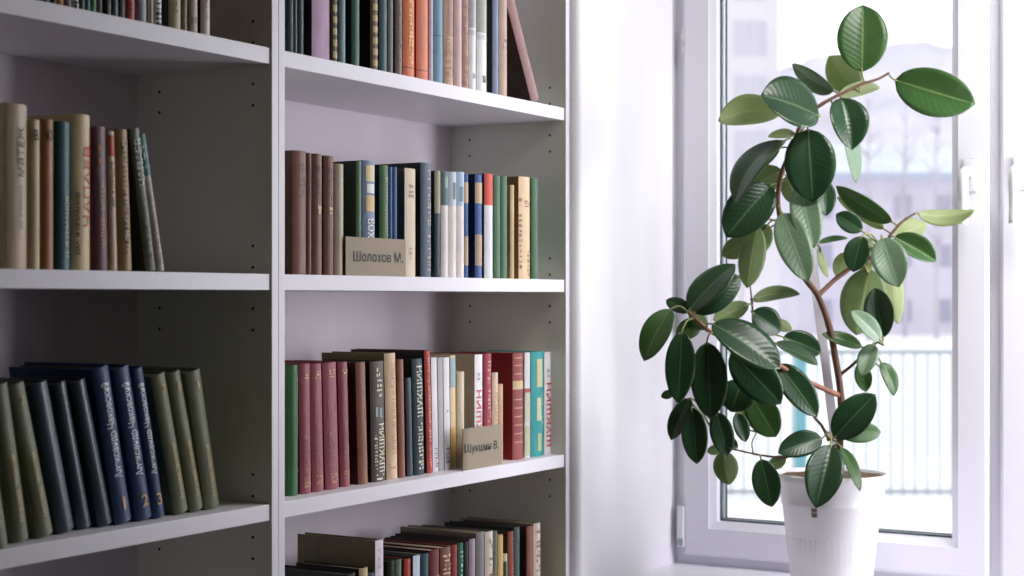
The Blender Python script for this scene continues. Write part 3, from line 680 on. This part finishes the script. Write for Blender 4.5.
def leaf_mat(name, c, rib, rough, trans, tcol, sheen=0.5, vein=0.075):
    m = bpy.data.materials.new(name); m.use_nodes = True
    nt = m.node_tree; N = nt.nodes; L = nt.links; b = N['Principled BSDF']; out = N['Material Output']
    uv = N.new('ShaderNodeTexCoord'); sx = N.new('ShaderNodeSeparateXYZ'); L.new(uv.outputs['UV'], sx.inputs[0])
    ab = N.new('ShaderNodeMath'); ab.operation = 'ABSOLUTE'
    sb = N.new('ShaderNodeMath'); sb.operation = 'SUBTRACT'; sb.inputs[1].default_value = 0.5
    L.new(sx.outputs['Y'], sb.inputs[0]); L.new(sb.outputs[0], ab.inputs[0])
    mr = N.new('ShaderNodeMapRange'); mr.inputs['From Min'].default_value = 0.008; mr.inputs['From Max'].default_value = 0.03; mr.inputs['To Min'].default_value = 1; mr.inputs['To Max'].default_value = 0
    L.new(ab.outputs[0], mr.inputs['Value'])
    # side veins: s - 0.45*|t|
    mu = N.new('ShaderNodeMath'); mu.operation = 'MULTIPLY_ADD'; mu.inputs[1].default_value = -0.42
    L.new(ab.outputs[0], mu.inputs[0]); L.new(sx.outputs['X'], mu.inputs[2])
    fq = N.new('ShaderNodeMath'); fq.operation = 'MULTIPLY'; fq.inputs[1].default_value = 75; L.new(mu.outputs[0], fq.inputs[0])
    sn = N.new('ShaderNodeMath'); sn.operation = 'SINE'; L.new(fq.outputs[0], sn.inputs[0])
    no = N.new('ShaderNodeTexNoise'); no.inputs['Scale'].default_value = 30; L.new(uv.outputs['Object'], no.inputs['Vector'])
    nr = N.new('ShaderNodeMapRange'); nr.inputs['To Min'].default_value = 0.75; nr.inputs['To Max'].default_value = 1.25; L.new(no.outputs['Fac'], nr.inputs['Value'])
    vm = N.new('ShaderNodeVectorMath'); vm.operation = 'SCALE'; vm.inputs[0].default_value = lin(c); L.new(nr.outputs['Result'], vm.inputs['Scale'])
    mix = N.new('ShaderNodeMix'); mix.data_type = 'RGBA'; L.new(mr.outputs['Result'], mix.inputs[0]); L.new(vm.outputs['Vector'], mix.inputs[6]); mix.inputs[7].default_value = (*lin(rib), 1)
    L.new(mix.outputs[2], b.inputs['Base Color'])
    b.inputs['Roughness'].default_value = rough; b.inputs['Specular IOR Level'].default_value = sheen
    bp = N.new('ShaderNodeBump'); bp.inputs['Strength'].default_value = vein; bp.inputs['Distance'].default_value = 0.0012
    L.new(sn.outputs[0], bp.inputs['Height']); L.new(bp.outputs['Normal'], b.inputs['Normal'])
    tr = N.new('ShaderNodeBsdfTranslucent'); tr.inputs['Color'].default_value = (*lin(tcol), 1)
    ms = N.new('ShaderNodeMixShader'); ms.inputs[0].default_value = trans
    L.new(b.outputs[0], ms.inputs[1]); L.new(tr.outputs[0], ms.inputs[2]); L.new(ms.outputs[0], out.inputs['Surface'])
    return m
LM = {
 'd': (leaf_mat('leaf_upper_dark', (40, 70, 44), (88, 118, 76), 0.3, 0.12, (84, 130, 40)), leaf_mat('leaf_under_dark', (98, 122, 84), (150, 160, 110), 0.5, 0.12, (84, 130, 40))),
 'm': (leaf_mat('leaf_upper_mid', (66, 100, 56), (124, 148, 92), 0.33, 0.25, (120, 160, 50)), leaf_mat('leaf_under_mid', (124, 146, 98), (176, 184, 130), 0.5, 0.25, (120, 160, 50))),
 's': (leaf_mat('leaf_upper_sky_sheen', (112, 140, 112), (150, 172, 138), 0.36, 0.15, (120, 160, 70), 0.7), leaf_mat('leaf_under_sky_sheen', (140, 160, 120), (176, 184, 140), 0.5, 0.2, (120, 160, 60))),  # pale sheen of reflected sky put into the leaf colour
 'p': (leaf_mat('leaf_upper_pale', (112, 142, 88), (178, 190, 130), 0.35, 0.35, (160, 190, 80)), leaf_mat('leaf_under_pale', (168, 180, 132), (196, 200, 150), 0.5, 0.35, (160, 190, 80))),
}
def leaf(bx, by, tx, ty, w, zb, zt, roll, face, kind, arch=0.10, fold=0.12, pet=None, blunt=0.0):
    base = at_depth(bx, by, D0 + zb / 100); tip = at_depth(tx, ty, D0 + zt / 100)
    ax = tip - base; Ln = ax.length; a = ax.normalized()
    mid = (base + tip) / 2; v = (CAM - mid).normalized()
    W0 = a.cross(v).normalized()
    if W0.z < -0.15 or (abs(W0.z) <= 0.15 and W0.dot(RGT) < 0): W0 = -W0
    N0 = (v - a * v.dot(a)).normalized()
    ph = math.radians(roll)
    Nn = N0 * math.cos(ph) + W0 * math.sin(ph)
    Wd = W0 * math.cos(ph) - N0 * math.sin(ph)
    wt = w / F_PX * (D0 + (zb + zt) / 200) / max(0.3, abs(math.cos(ph)))
    up = 1 if face == 'U' else -1                  # which way the glossy side looks, relative to the viewer
    Nu = Nn * up
    ns, ntt = 18, 8
    bm = bmesh.new(); uvl = bm.loops.layers.uv.new('UVMap')
    rnd = random.Random(int(bx * 7 + by * 13)); tw = rnd.uniform(-0.25, 0.25); wv = rnd.uniform(0, 6)
    grid = []; uvs = {}
    for i in range(ns + 1):
        s = i / ns
        q = s ** 0.94
        hw = (1 - abs(2 * q - 1) ** 2.0) ** 0.66 if 0 < s < 1 else 0.0
        if s > 0.9: hw *= 1 - 0.35 * ((s - 0.9) / 0.1) ** 1.5
        hw = max(hw, 0.025) * wt / 2
        r_ = []
        for j in range(ntt + 1):
            t = 2 * j / ntt - 1
            cup = fold * abs(t) * hw * 1.6 + 0.05 * hw * math.sin(5 * s + wv) * t * t
            bend = -arch * Ln * ((2 * s - 1) ** 2 - 1) * 0.5
            tws = tw * (s - 0.3)
            wdir = Wd * math.cos(tws) + Nu * math.sin(tws)
            q = base + a * (Ln * s) + wdir * (hw * t) + Nu * (bend + cup)
            vv = bm.verts.new(q); uvs[vv] = (s, (t + 1) / 2); r_.append(vv)
        grid.append(r_)
    for i in range(ns):
        for j in range(ntt):
            f = bm.faces.new((grid[i][j], grid[i + 1][j], grid[i + 1][j + 1], grid[i][j + 1])); f.smooth = True
            for l in f.loops: l[uvl].uv = uvs[l.vert]
    bm.normal_update()
    if sum((f.normal for f in bm.faces), Vector()).dot(Nu) < 0:
        bmesh.ops.reverse_faces(bm, faces=bm.faces[:])
    o = link_mesh('leaf', bm, list(LM[kind]), plant); o.matrix_local = PINV
    for p in o.data.polygons: p.use_smooth = True
    md = o.modifiers.new('thickness', 'SOLIDIFY'); md.thickness = 0.0007; md.offset = -1; md.material_offset = 1; md.material_offset_rim = 1
    # petiole to the nearest stem
    tgt = at_depth(pet[0], pet[1], D0 + pet[2] / 100) if pet else None
    if tgt is None:
        tgt = min(stem_pts, key=lambda q: (q - base).length + 0.25 * max(0, q.z - base.z - 0.03))
    if (tgt - base).length > 0.002:
        g = base - a * min(0.02, (tgt - base).length * 0.4)
        bm = bmesh.new()
        tube(bm, smooth_path([tgt, (tgt * 0.4 + g * 0.6), base, base + a * 0.012 - Nu * 0.0008], 4), [0.0017] * 10 + [0.0014] * 3, 7)
        link_mesh('petiole', bm, M_pet, o)
LEAVES = [
 # top
 (862, 72, 863, 5, 50, 0, 2, 0, 'U', 'm', 0.05), (895, 80, 975, 104, 47, 0, -2, -8, 'U', 'm', 0.06, 0.15),
 (856, 90, 829, 56, 34, 4, 8, 0, 'L', 'p'), (838, 95, 880, 88, 15, 3, 6, -40, 'L', 'p'),
 (834, 91, 792, 64, 19, 2, 6, -48, 'U', 'm'), (819, 116, 761, 95, 44, -3, -6, 48, 'U', 'd', 0.08),
 (781, 112, 718, 121, 30, 4, 7, -35, 'L', 'p', 0.3), (841, 98, 852, 150, 37, 1, -2, 20, 'U', 'd', 0.1, 0.3),
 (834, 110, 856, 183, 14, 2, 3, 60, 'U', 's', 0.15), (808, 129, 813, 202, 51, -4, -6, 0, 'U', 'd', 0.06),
 (786, 140, 735, 203, 24, -3, -5, 55, 'U', 'd', 0.3), (796, 134, 768, 137, 10, 3, 6, -45, 'L', 'p'),
 (782, 170, 736, 196, 30, 3, 7, 0, 'L', 'm'), (771, 185, 726, 237, 44, -1, -3, 12, 'U', 'd'),
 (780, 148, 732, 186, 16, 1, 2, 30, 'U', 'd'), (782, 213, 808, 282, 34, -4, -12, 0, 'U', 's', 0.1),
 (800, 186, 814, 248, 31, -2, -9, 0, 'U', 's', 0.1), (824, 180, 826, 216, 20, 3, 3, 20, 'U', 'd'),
 (786, 176, 800, 206, 22, 5, 7, 0, 'L', 'm'),
 # pale undersides, left middle
 (757, 226, 747, 288, 27, 1, 1, 0, 'L', 'm', 0.08, 0.12, (779, 222, 1)), (768, 224, 756, 256, 20, 3, 4, 0, 'L', 'm', 0.1, 0.1, (779, 222, 1)), (750, 240, 722, 256, 22, 3, 5, 0, 'L', 'm', 0.1, 0.1, (779, 222, 1)),
 (752, 300, 800, 294, 15, 0, 1, -35, 'L', 'm', 0.25, 0.1),
 # left cluster
 (689, 310, 735, 264, 29, -10, -8, 35, 'U', 'd'), (694, 313, 740, 276, 32, -9, -7, 5, 'U', 'd'),
 (671, 309, 644, 361, 28, -10, -12, 20, 'U', 'm', 0.2), (690, 312, 666, 300, 15, -8, -6, 20, 'U', 'd'),
 (682, 331, 678, 403, 30, -11, -12, 0, 'U', 'd'), (707, 342, 711, 419, 37, -11, -12, 0, 'U', 'd'),
 (712, 324, 780, 369, 36, -11, -15, 40, 'U', 'd', 0.1), (731, 352, 781, 404, 40, -9, -10, 5, 'U', 'd'),
 (749, 304, 713, 320, 19, -2, -3, 0, 'L', 'm'), (752, 312, 780, 332, 26, -3, -2, 25, 'U', 'd'),
 (700, 322, 676, 338, 20, -8, -9, 10, 'U', 'm'), (706, 330, 690, 305, 16, -7, -7, 10, 'L', 'm'),
 (783, 337, 821, 353, 25, -2, -2, 20, 'U', 'd'), (775, 343, 818, 365, 13, -4, -5, 55, 'U', 'd'),
 (778, 364, 817, 417, 30, -5, -7, 15, 'U', 'd'), (862, 347, 822, 334, 14, -1, -1, 30, 'U', 'm'),
 (776, 322, 792, 330, 12, 2, 4, 0, 'L', 'p'), (690, 398, 671, 440, 20, -8, -9, 20, 'U', 'd'),
 (692, 407, 697, 464, 26, -10, -10, 0, 'U', 'd'), (716, 412, 727, 456, 24, -7, -7, 10, 'U', 'd'),
 (742, 380, 731, 412, 36, -6, -6, 0, 'U', 'd'), (736, 413, 746, 442, 16, -6, -6, 20, 'U', 'd'),
 (750, 394, 776, 437, 33, -5, -5, 0, 'U', 'm'), (724, 446, 707, 452, 10, -5, -6, 20, 'L', 'm'),
 (723, 451, 729, 485, 25, -5, -5, 0, 'L', 'm'), (761, 459, 772, 507, 28, -5, -6, 0, 'U', 'd'),
 (786, 458, 768, 467, 13, -2, -2, 0, 'L', 'm'), (822, 438, 778, 453, 26, -4, -6, 15, 'U', 'd'),
 (831, 445, 816, 508, 38, -8, -13.5, 0, 'U', 'd', 0.08, 0.25), (834, 438, 875, 394, 35, -4, -5, 5, 'U', 'd', 0.08, 0.2),
 (838, 434, 881, 432, 22, -2, -1, 15, 'U', 'm'), (841, 447, 860, 491, 12, -5, -13, 30, 'U', 'm', 0.15),
 (674, 392, 661, 397, 9, -7, -7, 0, 'U', 'd'), (744, 420, 754, 400, 16, -3, -3, 0, 'L', 'm'),
 (700, 398, 716, 410, 20, -6, -6, 0, 'U', 'd'), (722, 440, 738, 448, 12, -6, -7, 30, 'U', 'd'),
 # right branch
 (862, 231, 836, 214, 20, 0, 1, 10, 'U', 'd'), (892, 222, 836, 186, 20, 1, 3, -30, 'U', 'm'), (884, 229, 837, 197, 15, 2, 5, -20, 'L', 'p'),
 (917, 213, 975, 210, 17, 0, -3, 35, 'L', 'p', 0.25, 0.3), (862, 236, 853, 272, 25, -2, -3, 15, 'U', 'd'),
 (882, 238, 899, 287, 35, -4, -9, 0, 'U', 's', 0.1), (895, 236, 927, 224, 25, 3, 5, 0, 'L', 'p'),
 (894, 237, 936, 261, 23, -1, -2, 20, 'U', 'm', 0.1, 0.4), (870, 268, 856, 335, 46, 2, 3, 0, 'L', 'm'),
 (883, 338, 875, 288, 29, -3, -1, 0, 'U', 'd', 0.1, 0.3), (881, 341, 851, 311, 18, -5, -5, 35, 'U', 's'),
 (892, 258, 898, 324, 20, 4, 5, 20, 'L', 'p'), (846, 252, 838, 278, 18, 4, 4, 0, 'L', 'p'),
 (819, 246, 828, 278, 7, 3, 3, 40, 'L', 'p'), (818, 243, 848, 238, 6, 2, 3, 50, 'U', 'm'),
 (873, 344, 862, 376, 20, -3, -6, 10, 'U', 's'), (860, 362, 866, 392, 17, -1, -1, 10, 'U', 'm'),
 (881, 362, 894, 396, 15, -1, -2, 30, 'U', 'm', 0.3), (890, 378, 893, 394, 8, 0, 0, 0, 'L', 'm'),
 (868, 272, 860, 246, 18, 1, 2, 0, 'L', 'p'),
 (876, 250, 858, 238, 12, -1, 0, 0, 'L', 'p'),
]
for l in LEAVES: leaf(*l)

# stake that holds the stem up
bm = bmesh.new()
a_, b_ = at_depth(840, 478, D0 + 0.028), at_depth(811, 250, D0 + 0.028)
ax = (b_ - a_); ux = ax.normalized(); sd = RGT - ux * RGT.dot(ux); sd.normalize(); fd = ux.cross(sd)
vs = []
for q in (a_, b_):
    for s1, s2 in ((-1, -1), (1, -1), (1, 1), (-1, 1)): vs.append(bm.verts.new(q + sd * (0.0078 * s1) + fd * (0.003 * s2)))
for f in ((0, 1, 5, 4), (1, 2, 6, 5), (2, 3, 7, 6), (3, 0, 4, 7), (3, 2, 1, 0), (4, 5, 6, 7)): bm.faces.new([vs[i] for i in f])
bmesh.ops.recalc_face_normals(bm, faces=bm.faces[:])
tag(link_mesh('plant_stake', bm, mat('pale_grey_plastic', (196, 192, 200), 0.45)), 'pale grey flat stake standing in the pot behind the stem', 'stake')

# ------------------------------------------------------------------ outdoors
M_snow = mat('snow', (250, 250, 253), 0.8, 0.04, 0.6, 0.2)
M_fence = mat('grey_teal_fence_paint', (166, 174, 182), 0.6)
M_fence2 = mat('white_fence_paint', (190, 190, 196), 0.6)
M_teal = mat('teal_painted_steel', (110, 172, 182), 0.5)
bm = bmesh.new()
bmesh.ops.create_grid(bm, x_segments=40, y_segments=40, size=130)
for v in bm.verts: v.co = Vector((v.co.x - 60, v.co.y + OUT_Y + 130, GROUND + random.uniform(-0.03, 0.03)))
structure(link_mesh('ground', bm, M_snow, smooth=True), 'snow-covered yard')

FD = 19.9
fl, fr = at_depth(640, 497, FD), at_depth(1080, 497, FD)
fdir = (fr - fl); fdir.z = 0; flen = fdir.length; fdir.normalize()
fence = empty('picket_fence', (fl.x, fl.y, GROUND)); fence.rotation_euler = (0, 0, math.atan2(fdir.y, fdir.x))
tag(fence, 'thin grey picket fence across the snowy yard beyond the window', 'fence')
z_top = at_depth(800, 350, FD).z - GROUND
for z in (0.03, z_top - 0.05):
    bm = bmesh.new(); box(bm, 0, flen, -0.02, 0.02, z, z + 0.05); link_mesh('rail', bm, M_fence, fence)
n = int(flen / 0.148)
bm0 = bmesh.new(); box(bm0, -0.012, 0.012, -0.012, 0.012, 0, z_top); pk = link_mesh('picket', bm0, M_fence, fence)
for k in range(n):
    o = pk if k == 0 else pk.copy()
    if k: COL.objects.link(o); o.parent = fence
    o.location = (0.07 + 0.148 * k, 0.034, 0.0)
p = at_depth(800.5, 480, FD - 0.6)
bm = bmesh.new(); box(bm, -0.066, 0.066, -0.05, 0.05, 0, 1.72, 0, 0.008); box(bm, -0.078, 0.078, -0.06, 0.06, 1.72, 1.76, 0, 0.006)
gp = link_mesh('gate_post', bm, M_teal); gp.location = (p.x, p.y, GROUND); gp.rotation_euler = fence.rotation_euler
tag(gp, 'teal post in front of the picket fence, seen through the leaves', 'post')

# long low house with snow on its roof
HD = 108.0
def facing(px): return at_depth(px, HY, HD)
h0, h1 = facing(800), facing(1120)
hdir = (h1 - h0); hdir.z = 0; hl = hdir.length; hdir.normalize()
house = empty('low_building', (h0.x, h0.y, GROUND)); house.rotation_euler = (0, 0, math.atan2(hdir.y, hdir.x))
tag(house, 'long lilac-grey building with a snowy roof beyond the fence', 'building')
ev = at_depth(900, 174, HD).z - GROUND; rg = at_depth(900, 136, HD).z - GROUND
bm = bmesh.new(); box(bm, 0, hl, 0, 12, -0.3, ev); link_mesh('wall', bm, mat('lilac_render', (222, 216, 230), 0.8, 0.08, 0.5), house)
bm = bmesh.new()
q = [bm.verts.new(c) for c in ((-0.5, -0.7, ev), (hl + 0.5, -0.7, ev), (hl + 0.5, 6, rg), (-0.5, 6, rg), (-0.5, 12.7, ev), (hl + 0.5, 12.7, ev), (-0.5, -0.7, ev - 0.3), (hl + 0.5, -0.7, ev - 0.3), (hl + 0.5, 12.7, ev - 0.3), (-0.5, 12.7, ev - 0.3))]
for f in ((0, 1, 2, 3), (3, 2, 5, 4), (6, 7, 1, 0), (9, 6, 0, 3, 4), (7, 8, 5, 2, 1), (8, 9, 4, 5), (6, 9, 8, 7)): bm.faces.new([q[i] for i in f])
bmesh.ops.recalc_face_normals(bm, faces=bm.faces[:])
link_mesh('roof', bm, mat('snow_patched_roof', (228, 234, 248), 0.8, 0.16, 0.35), house)
bm = bmesh.new(); box(bm, -0.4, hl + 0.4, -0.85, -0.6, ev - 0.35, ev + 0.05); link_mesh('gutter', bm, mat('blue_grey_gutter', (190, 198, 218), 0.5), house)
M_pane = mat('dark_window_pane', (176, 172, 194), 0.3)
for fl_z in (0.8, 4.4, 7.6):
    for k in range(int(hl / 2.6)):
        bm = bmesh.new(); box(bm, 0, 1.1, -0.06, 0.05, 0, 1.5); w_ = link_mesh('window', bm, M_pane, house); w_.location = (1.0 + 2.6 * k, 0, fl_z)

# pale apartment block, top left of the glass
BD = 90.0
b0, b1 = at_depth(640, HY, BD), at_depth(779, HY, BD)
bdir = (b1 - b0); bdir.z = 0; bl = bdir.length; bdir.normalize()
blk = empty('apartment_block', (b0.x, b0.y, GROUND)); blk.rotation_euler = (0, 0, math.atan2(bdir.y, bdir.x))
tag(blk, 'pale apartment block with blue-grey window columns, upper left behind glass', 'building')
bm = bmesh.new(); box(bm, 0, bl, 0, 10, -0.3, 24); link_mesh('wall', bm, mat('pale_beige_render', (228, 222, 230), 0.8, 0.05, 0.3), blk)
bm = bmesh.new(); box(bm, -0.3, bl + 0.3, -0.3, 10.3, 24, 24.5); link_mesh('roof', bm, M_fence, blk)
for fl_z in [9.6 + 3 * i for i in range(5)]:
    for xx in (bl - 1.15, bl - 2.1, bl - 4.3, bl - 6.2):
        wd = 0.9 if xx > bl - 1.5 else 0.75
        bm = bmesh.new(); box(bm, -wd / 2, wd / 2, -0.06, 0.05, 0, 1.9); w_ = link_mesh('window', bm, mat('pale_blue_pane', (206, 202, 214), 0.4), blk); w_.location = (xx, 0, fl_z)

# wooded hillside
bm = bmesh.new()
cols_, rows_n = 60, 14
g = []
ridge = [(600, 110), (722, 78), (782, 64), (812, 56), (835, 50), (870, 46), (894, 40), (925, 42), (954, 44), (1000, 40), (1100, 60), (1300, 90)]
def ridge_y(px):
    for (x0, y0), (x1, y1) in zip(ridge, ridge[1:]):
        if x0 <= px <= x1: return y0 + (y1 - y0) * (px - x0) / (x1 - x0)
    return 90
for i in range(cols_ + 1):
    px = 600 + 700 * i / cols_
    c = []
    for j in range(rows_n + 1):
        s = j / rows_n
        d = 135 + 90 * s
        zt = at_depth(px, ridge_y(px) + random.uniform(-2.5, 2.5), 225).z
        base = at_depth(px, HY, d)
        c.append(bm.verts.new((base.x, base.y, GROUND - 0.5 + (zt - GROUND) * (s ** 1.15) + random.uniform(-0.5, 0.5) * s)))
    g.append(c)
for i in range(cols_):
    for j in range(rows_n): bm.faces.new((g[i][j], g[i + 1][j], g[i + 1][j + 1], g[i][j + 1]))
bmesh.ops.recalc_face_normals(bm, faces=bm.faces[:])
structure(link_mesh('hill', bm, mat('bare_wood_and_snow', (226, 221, 236), 0.9, 0.2, 0.12), smooth=True), 'bare wooded hillside')

# bare trees in front of the hill and house
M_tr = mat('bare_tree_bark', (204, 196, 206), 0.8)
def bare_tree(px, d, h, seed, label):
    rnd = random.Random(seed)
    b = at_depth(px, HY, d); root = empty('bare_tree', (b.x, b.y, GROUND)); tag(root, label, 'tree', 'bare trees outside the window')
    bm = bmesh.new(); pts = [Vector((0, 0, -0.2))]
    for k in range(1, 7): pts.append(Vector((rnd.uniform(-.15, .15), rnd.uniform(-.15, .15), h * k / 6)))
    tube(bm, pts, [0.16 - 0.022 * k for k in range(7)], 6); link_mesh('trunk', bm, M_tr, root)
    bm = bmesh.new()
    for k in range(26):
        z = h * rnd.uniform(0.3, 0.95); a = rnd.uniform(0, 6.28); l = (h - z) * rnd.uniform(0.1, 0.22) + 0.4
        p0 = Vector((0, 0, z)); p1 = p0 + Vector((math.cos(a) * l * .5, math.sin(a) * l * .5, l * .5)); p2 = p1 + Vector((math.cos(a + .3) * l * .3, math.sin(a + .3) * l * .3, l * .6))
        tube(bm, [p0, p1, p2], [0.05, 0.035, 0.012], 5)
        tube(bm, [p1, p1 + Vector((math.cos(a - 1) * l * .4, math.sin(a - 1) * l * .4, l * .3))], [0.025, 0.01], 4)
    link_mesh('crown', bm, M_tr, root)
for k, (px, d, h, lab) in enumerate([(869, 92, 14, 'bare tree left of middle in front of the long building'), (905, 101, 16, 'bare tree before the middle of the long building'),
        (937, 96, 14, 'bare tree near the right edge of the glass pane'), (742, 78, 10, 'bare tree in front of the pale apartment block')]):
    bare_tree(px, d, h, 11 + k, lab)

# ------------------------------------------------------------------ light
w = bpy.data.worlds.new('overcast_sky'); SC.world = w; w.use_nodes = True
# overcast sky, brighter in a broad patch straight out from the window, added to light the shelf edges
SKY, GLOW, GDIR, GEXP = 1.35, 4.2, Vector((0.35, 0.93, 0.12)).normalized(), 6.0
nt = w.node_tree; bg = nt.nodes['Background']
tc = nt.nodes.new('ShaderNodeTexCoord')
dp = nt.nodes.new('ShaderNodeVectorMath'); dp.operation = 'DOT_PRODUCT'; dp.inputs[1].default_value = GDIR
mxm = nt.nodes.new('ShaderNodeMath'); mxm.operation = 'MAXIMUM'; mxm.inputs[1].default_value = 0.0
pw = nt.nodes.new('ShaderNodeMath'); pw.operation = 'POWER'; pw.inputs[1].default_value = GEXP
ma = nt.nodes.new('ShaderNodeMath'); ma.operation = 'MULTIPLY_ADD'; ma.inputs[1].default_value = GLOW; ma.inputs[2].default_value = SKY
nt.links.new(tc.outputs['Generated'], dp.inputs[0]); nt.links.new(dp.outputs['Value'], mxm.inputs[0]); nt.links.new(mxm.outputs[0], pw.inputs[0])
nt.links.new(pw.outputs[0], ma.inputs[0]); nt.links.new(ma.outputs[0], bg.inputs['Strength'])
bg.inputs['Color'].default_value = (0.97, 0.965, 1.0, 1)
def portal(loc, rot, sx, sy):
    l = bpy.data.lights.new('window_portal', 'AREA'); l.shape = 'RECTANGLE'; l.size = sx; l.size_y = sy; l.cycles.is_portal = True
    o = bpy.data.objects.new('window_portal', l); COL.objects.link(o); o.location = loc; o.rotation_euler = rot
zc = (SILL + W_TOP) / 2; hh = W_TOP - SILL
portal(((W1[0] + W1[1]) / 2, OUT_Y - 0.03, zc), (-math.pi / 2, 0, 0), W1[1] - W1[0], hh)

# two added fill lights without fixtures: one in the window recess, one high before it
def fill_light(name, loc, aim, sx, sy, watts, col, spread=180):
    l = bpy.data.lights.new(name, 'AREA'); l.shape = 'RECTANGLE'; l.size = sx; l.size_y = sy; l.energy = watts; l.color = col; l.spread = math.radians(spread)
    o = bpy.data.objects.new(name, l); COL.objects.link(o); o.location = loc
    o.rotation_euler = (Vector(aim) - Vector(loc)).to_track_quat('-Z', 'Y').to_euler()
fill_light('recess_fill', (-0.34, 2.945, 1.52), (-1.6, 2.72, 1.5), 0.21, 1.0, 10.4, (0.985, 0.96, 1.02))
fill_light('overhead_fill', (-0.40, 2.52, 2.42), (-1.0, 3.05, 1.1), 0.5, 0.4, 6.4, (1.0, 1.0, 0.95), 120)

# ------------------------------------------------------------------ camera and view
cam = bpy.data.cameras.new('camera'); co = bpy.data.objects.new('camera', cam); COL.objects.link(co)
co.location = CAM; co.rotation_euler = (math.pi / 2, 0, math.atan2(S_, C_))
cam.sensor_width = 36; cam.lens = F_PX / 1024 * 36; cam.shift_y = (HY - 288) / 1024
cam.clip_end = 1000; cam.clip_start = 0.02
cam.dof.use_dof = True; cam.dof.focus_distance = 2.52; cam.dof.aperture_fstop = 5.6
SC.camera = co
vs_ = SC.view_settings
vs_.view_transform = 'Standard'; vs_.look = 'None'; vs_.gamma = 1; vs_.use_curve_mapping = False
vs_.exposure = 0.0
print('books', book_count)
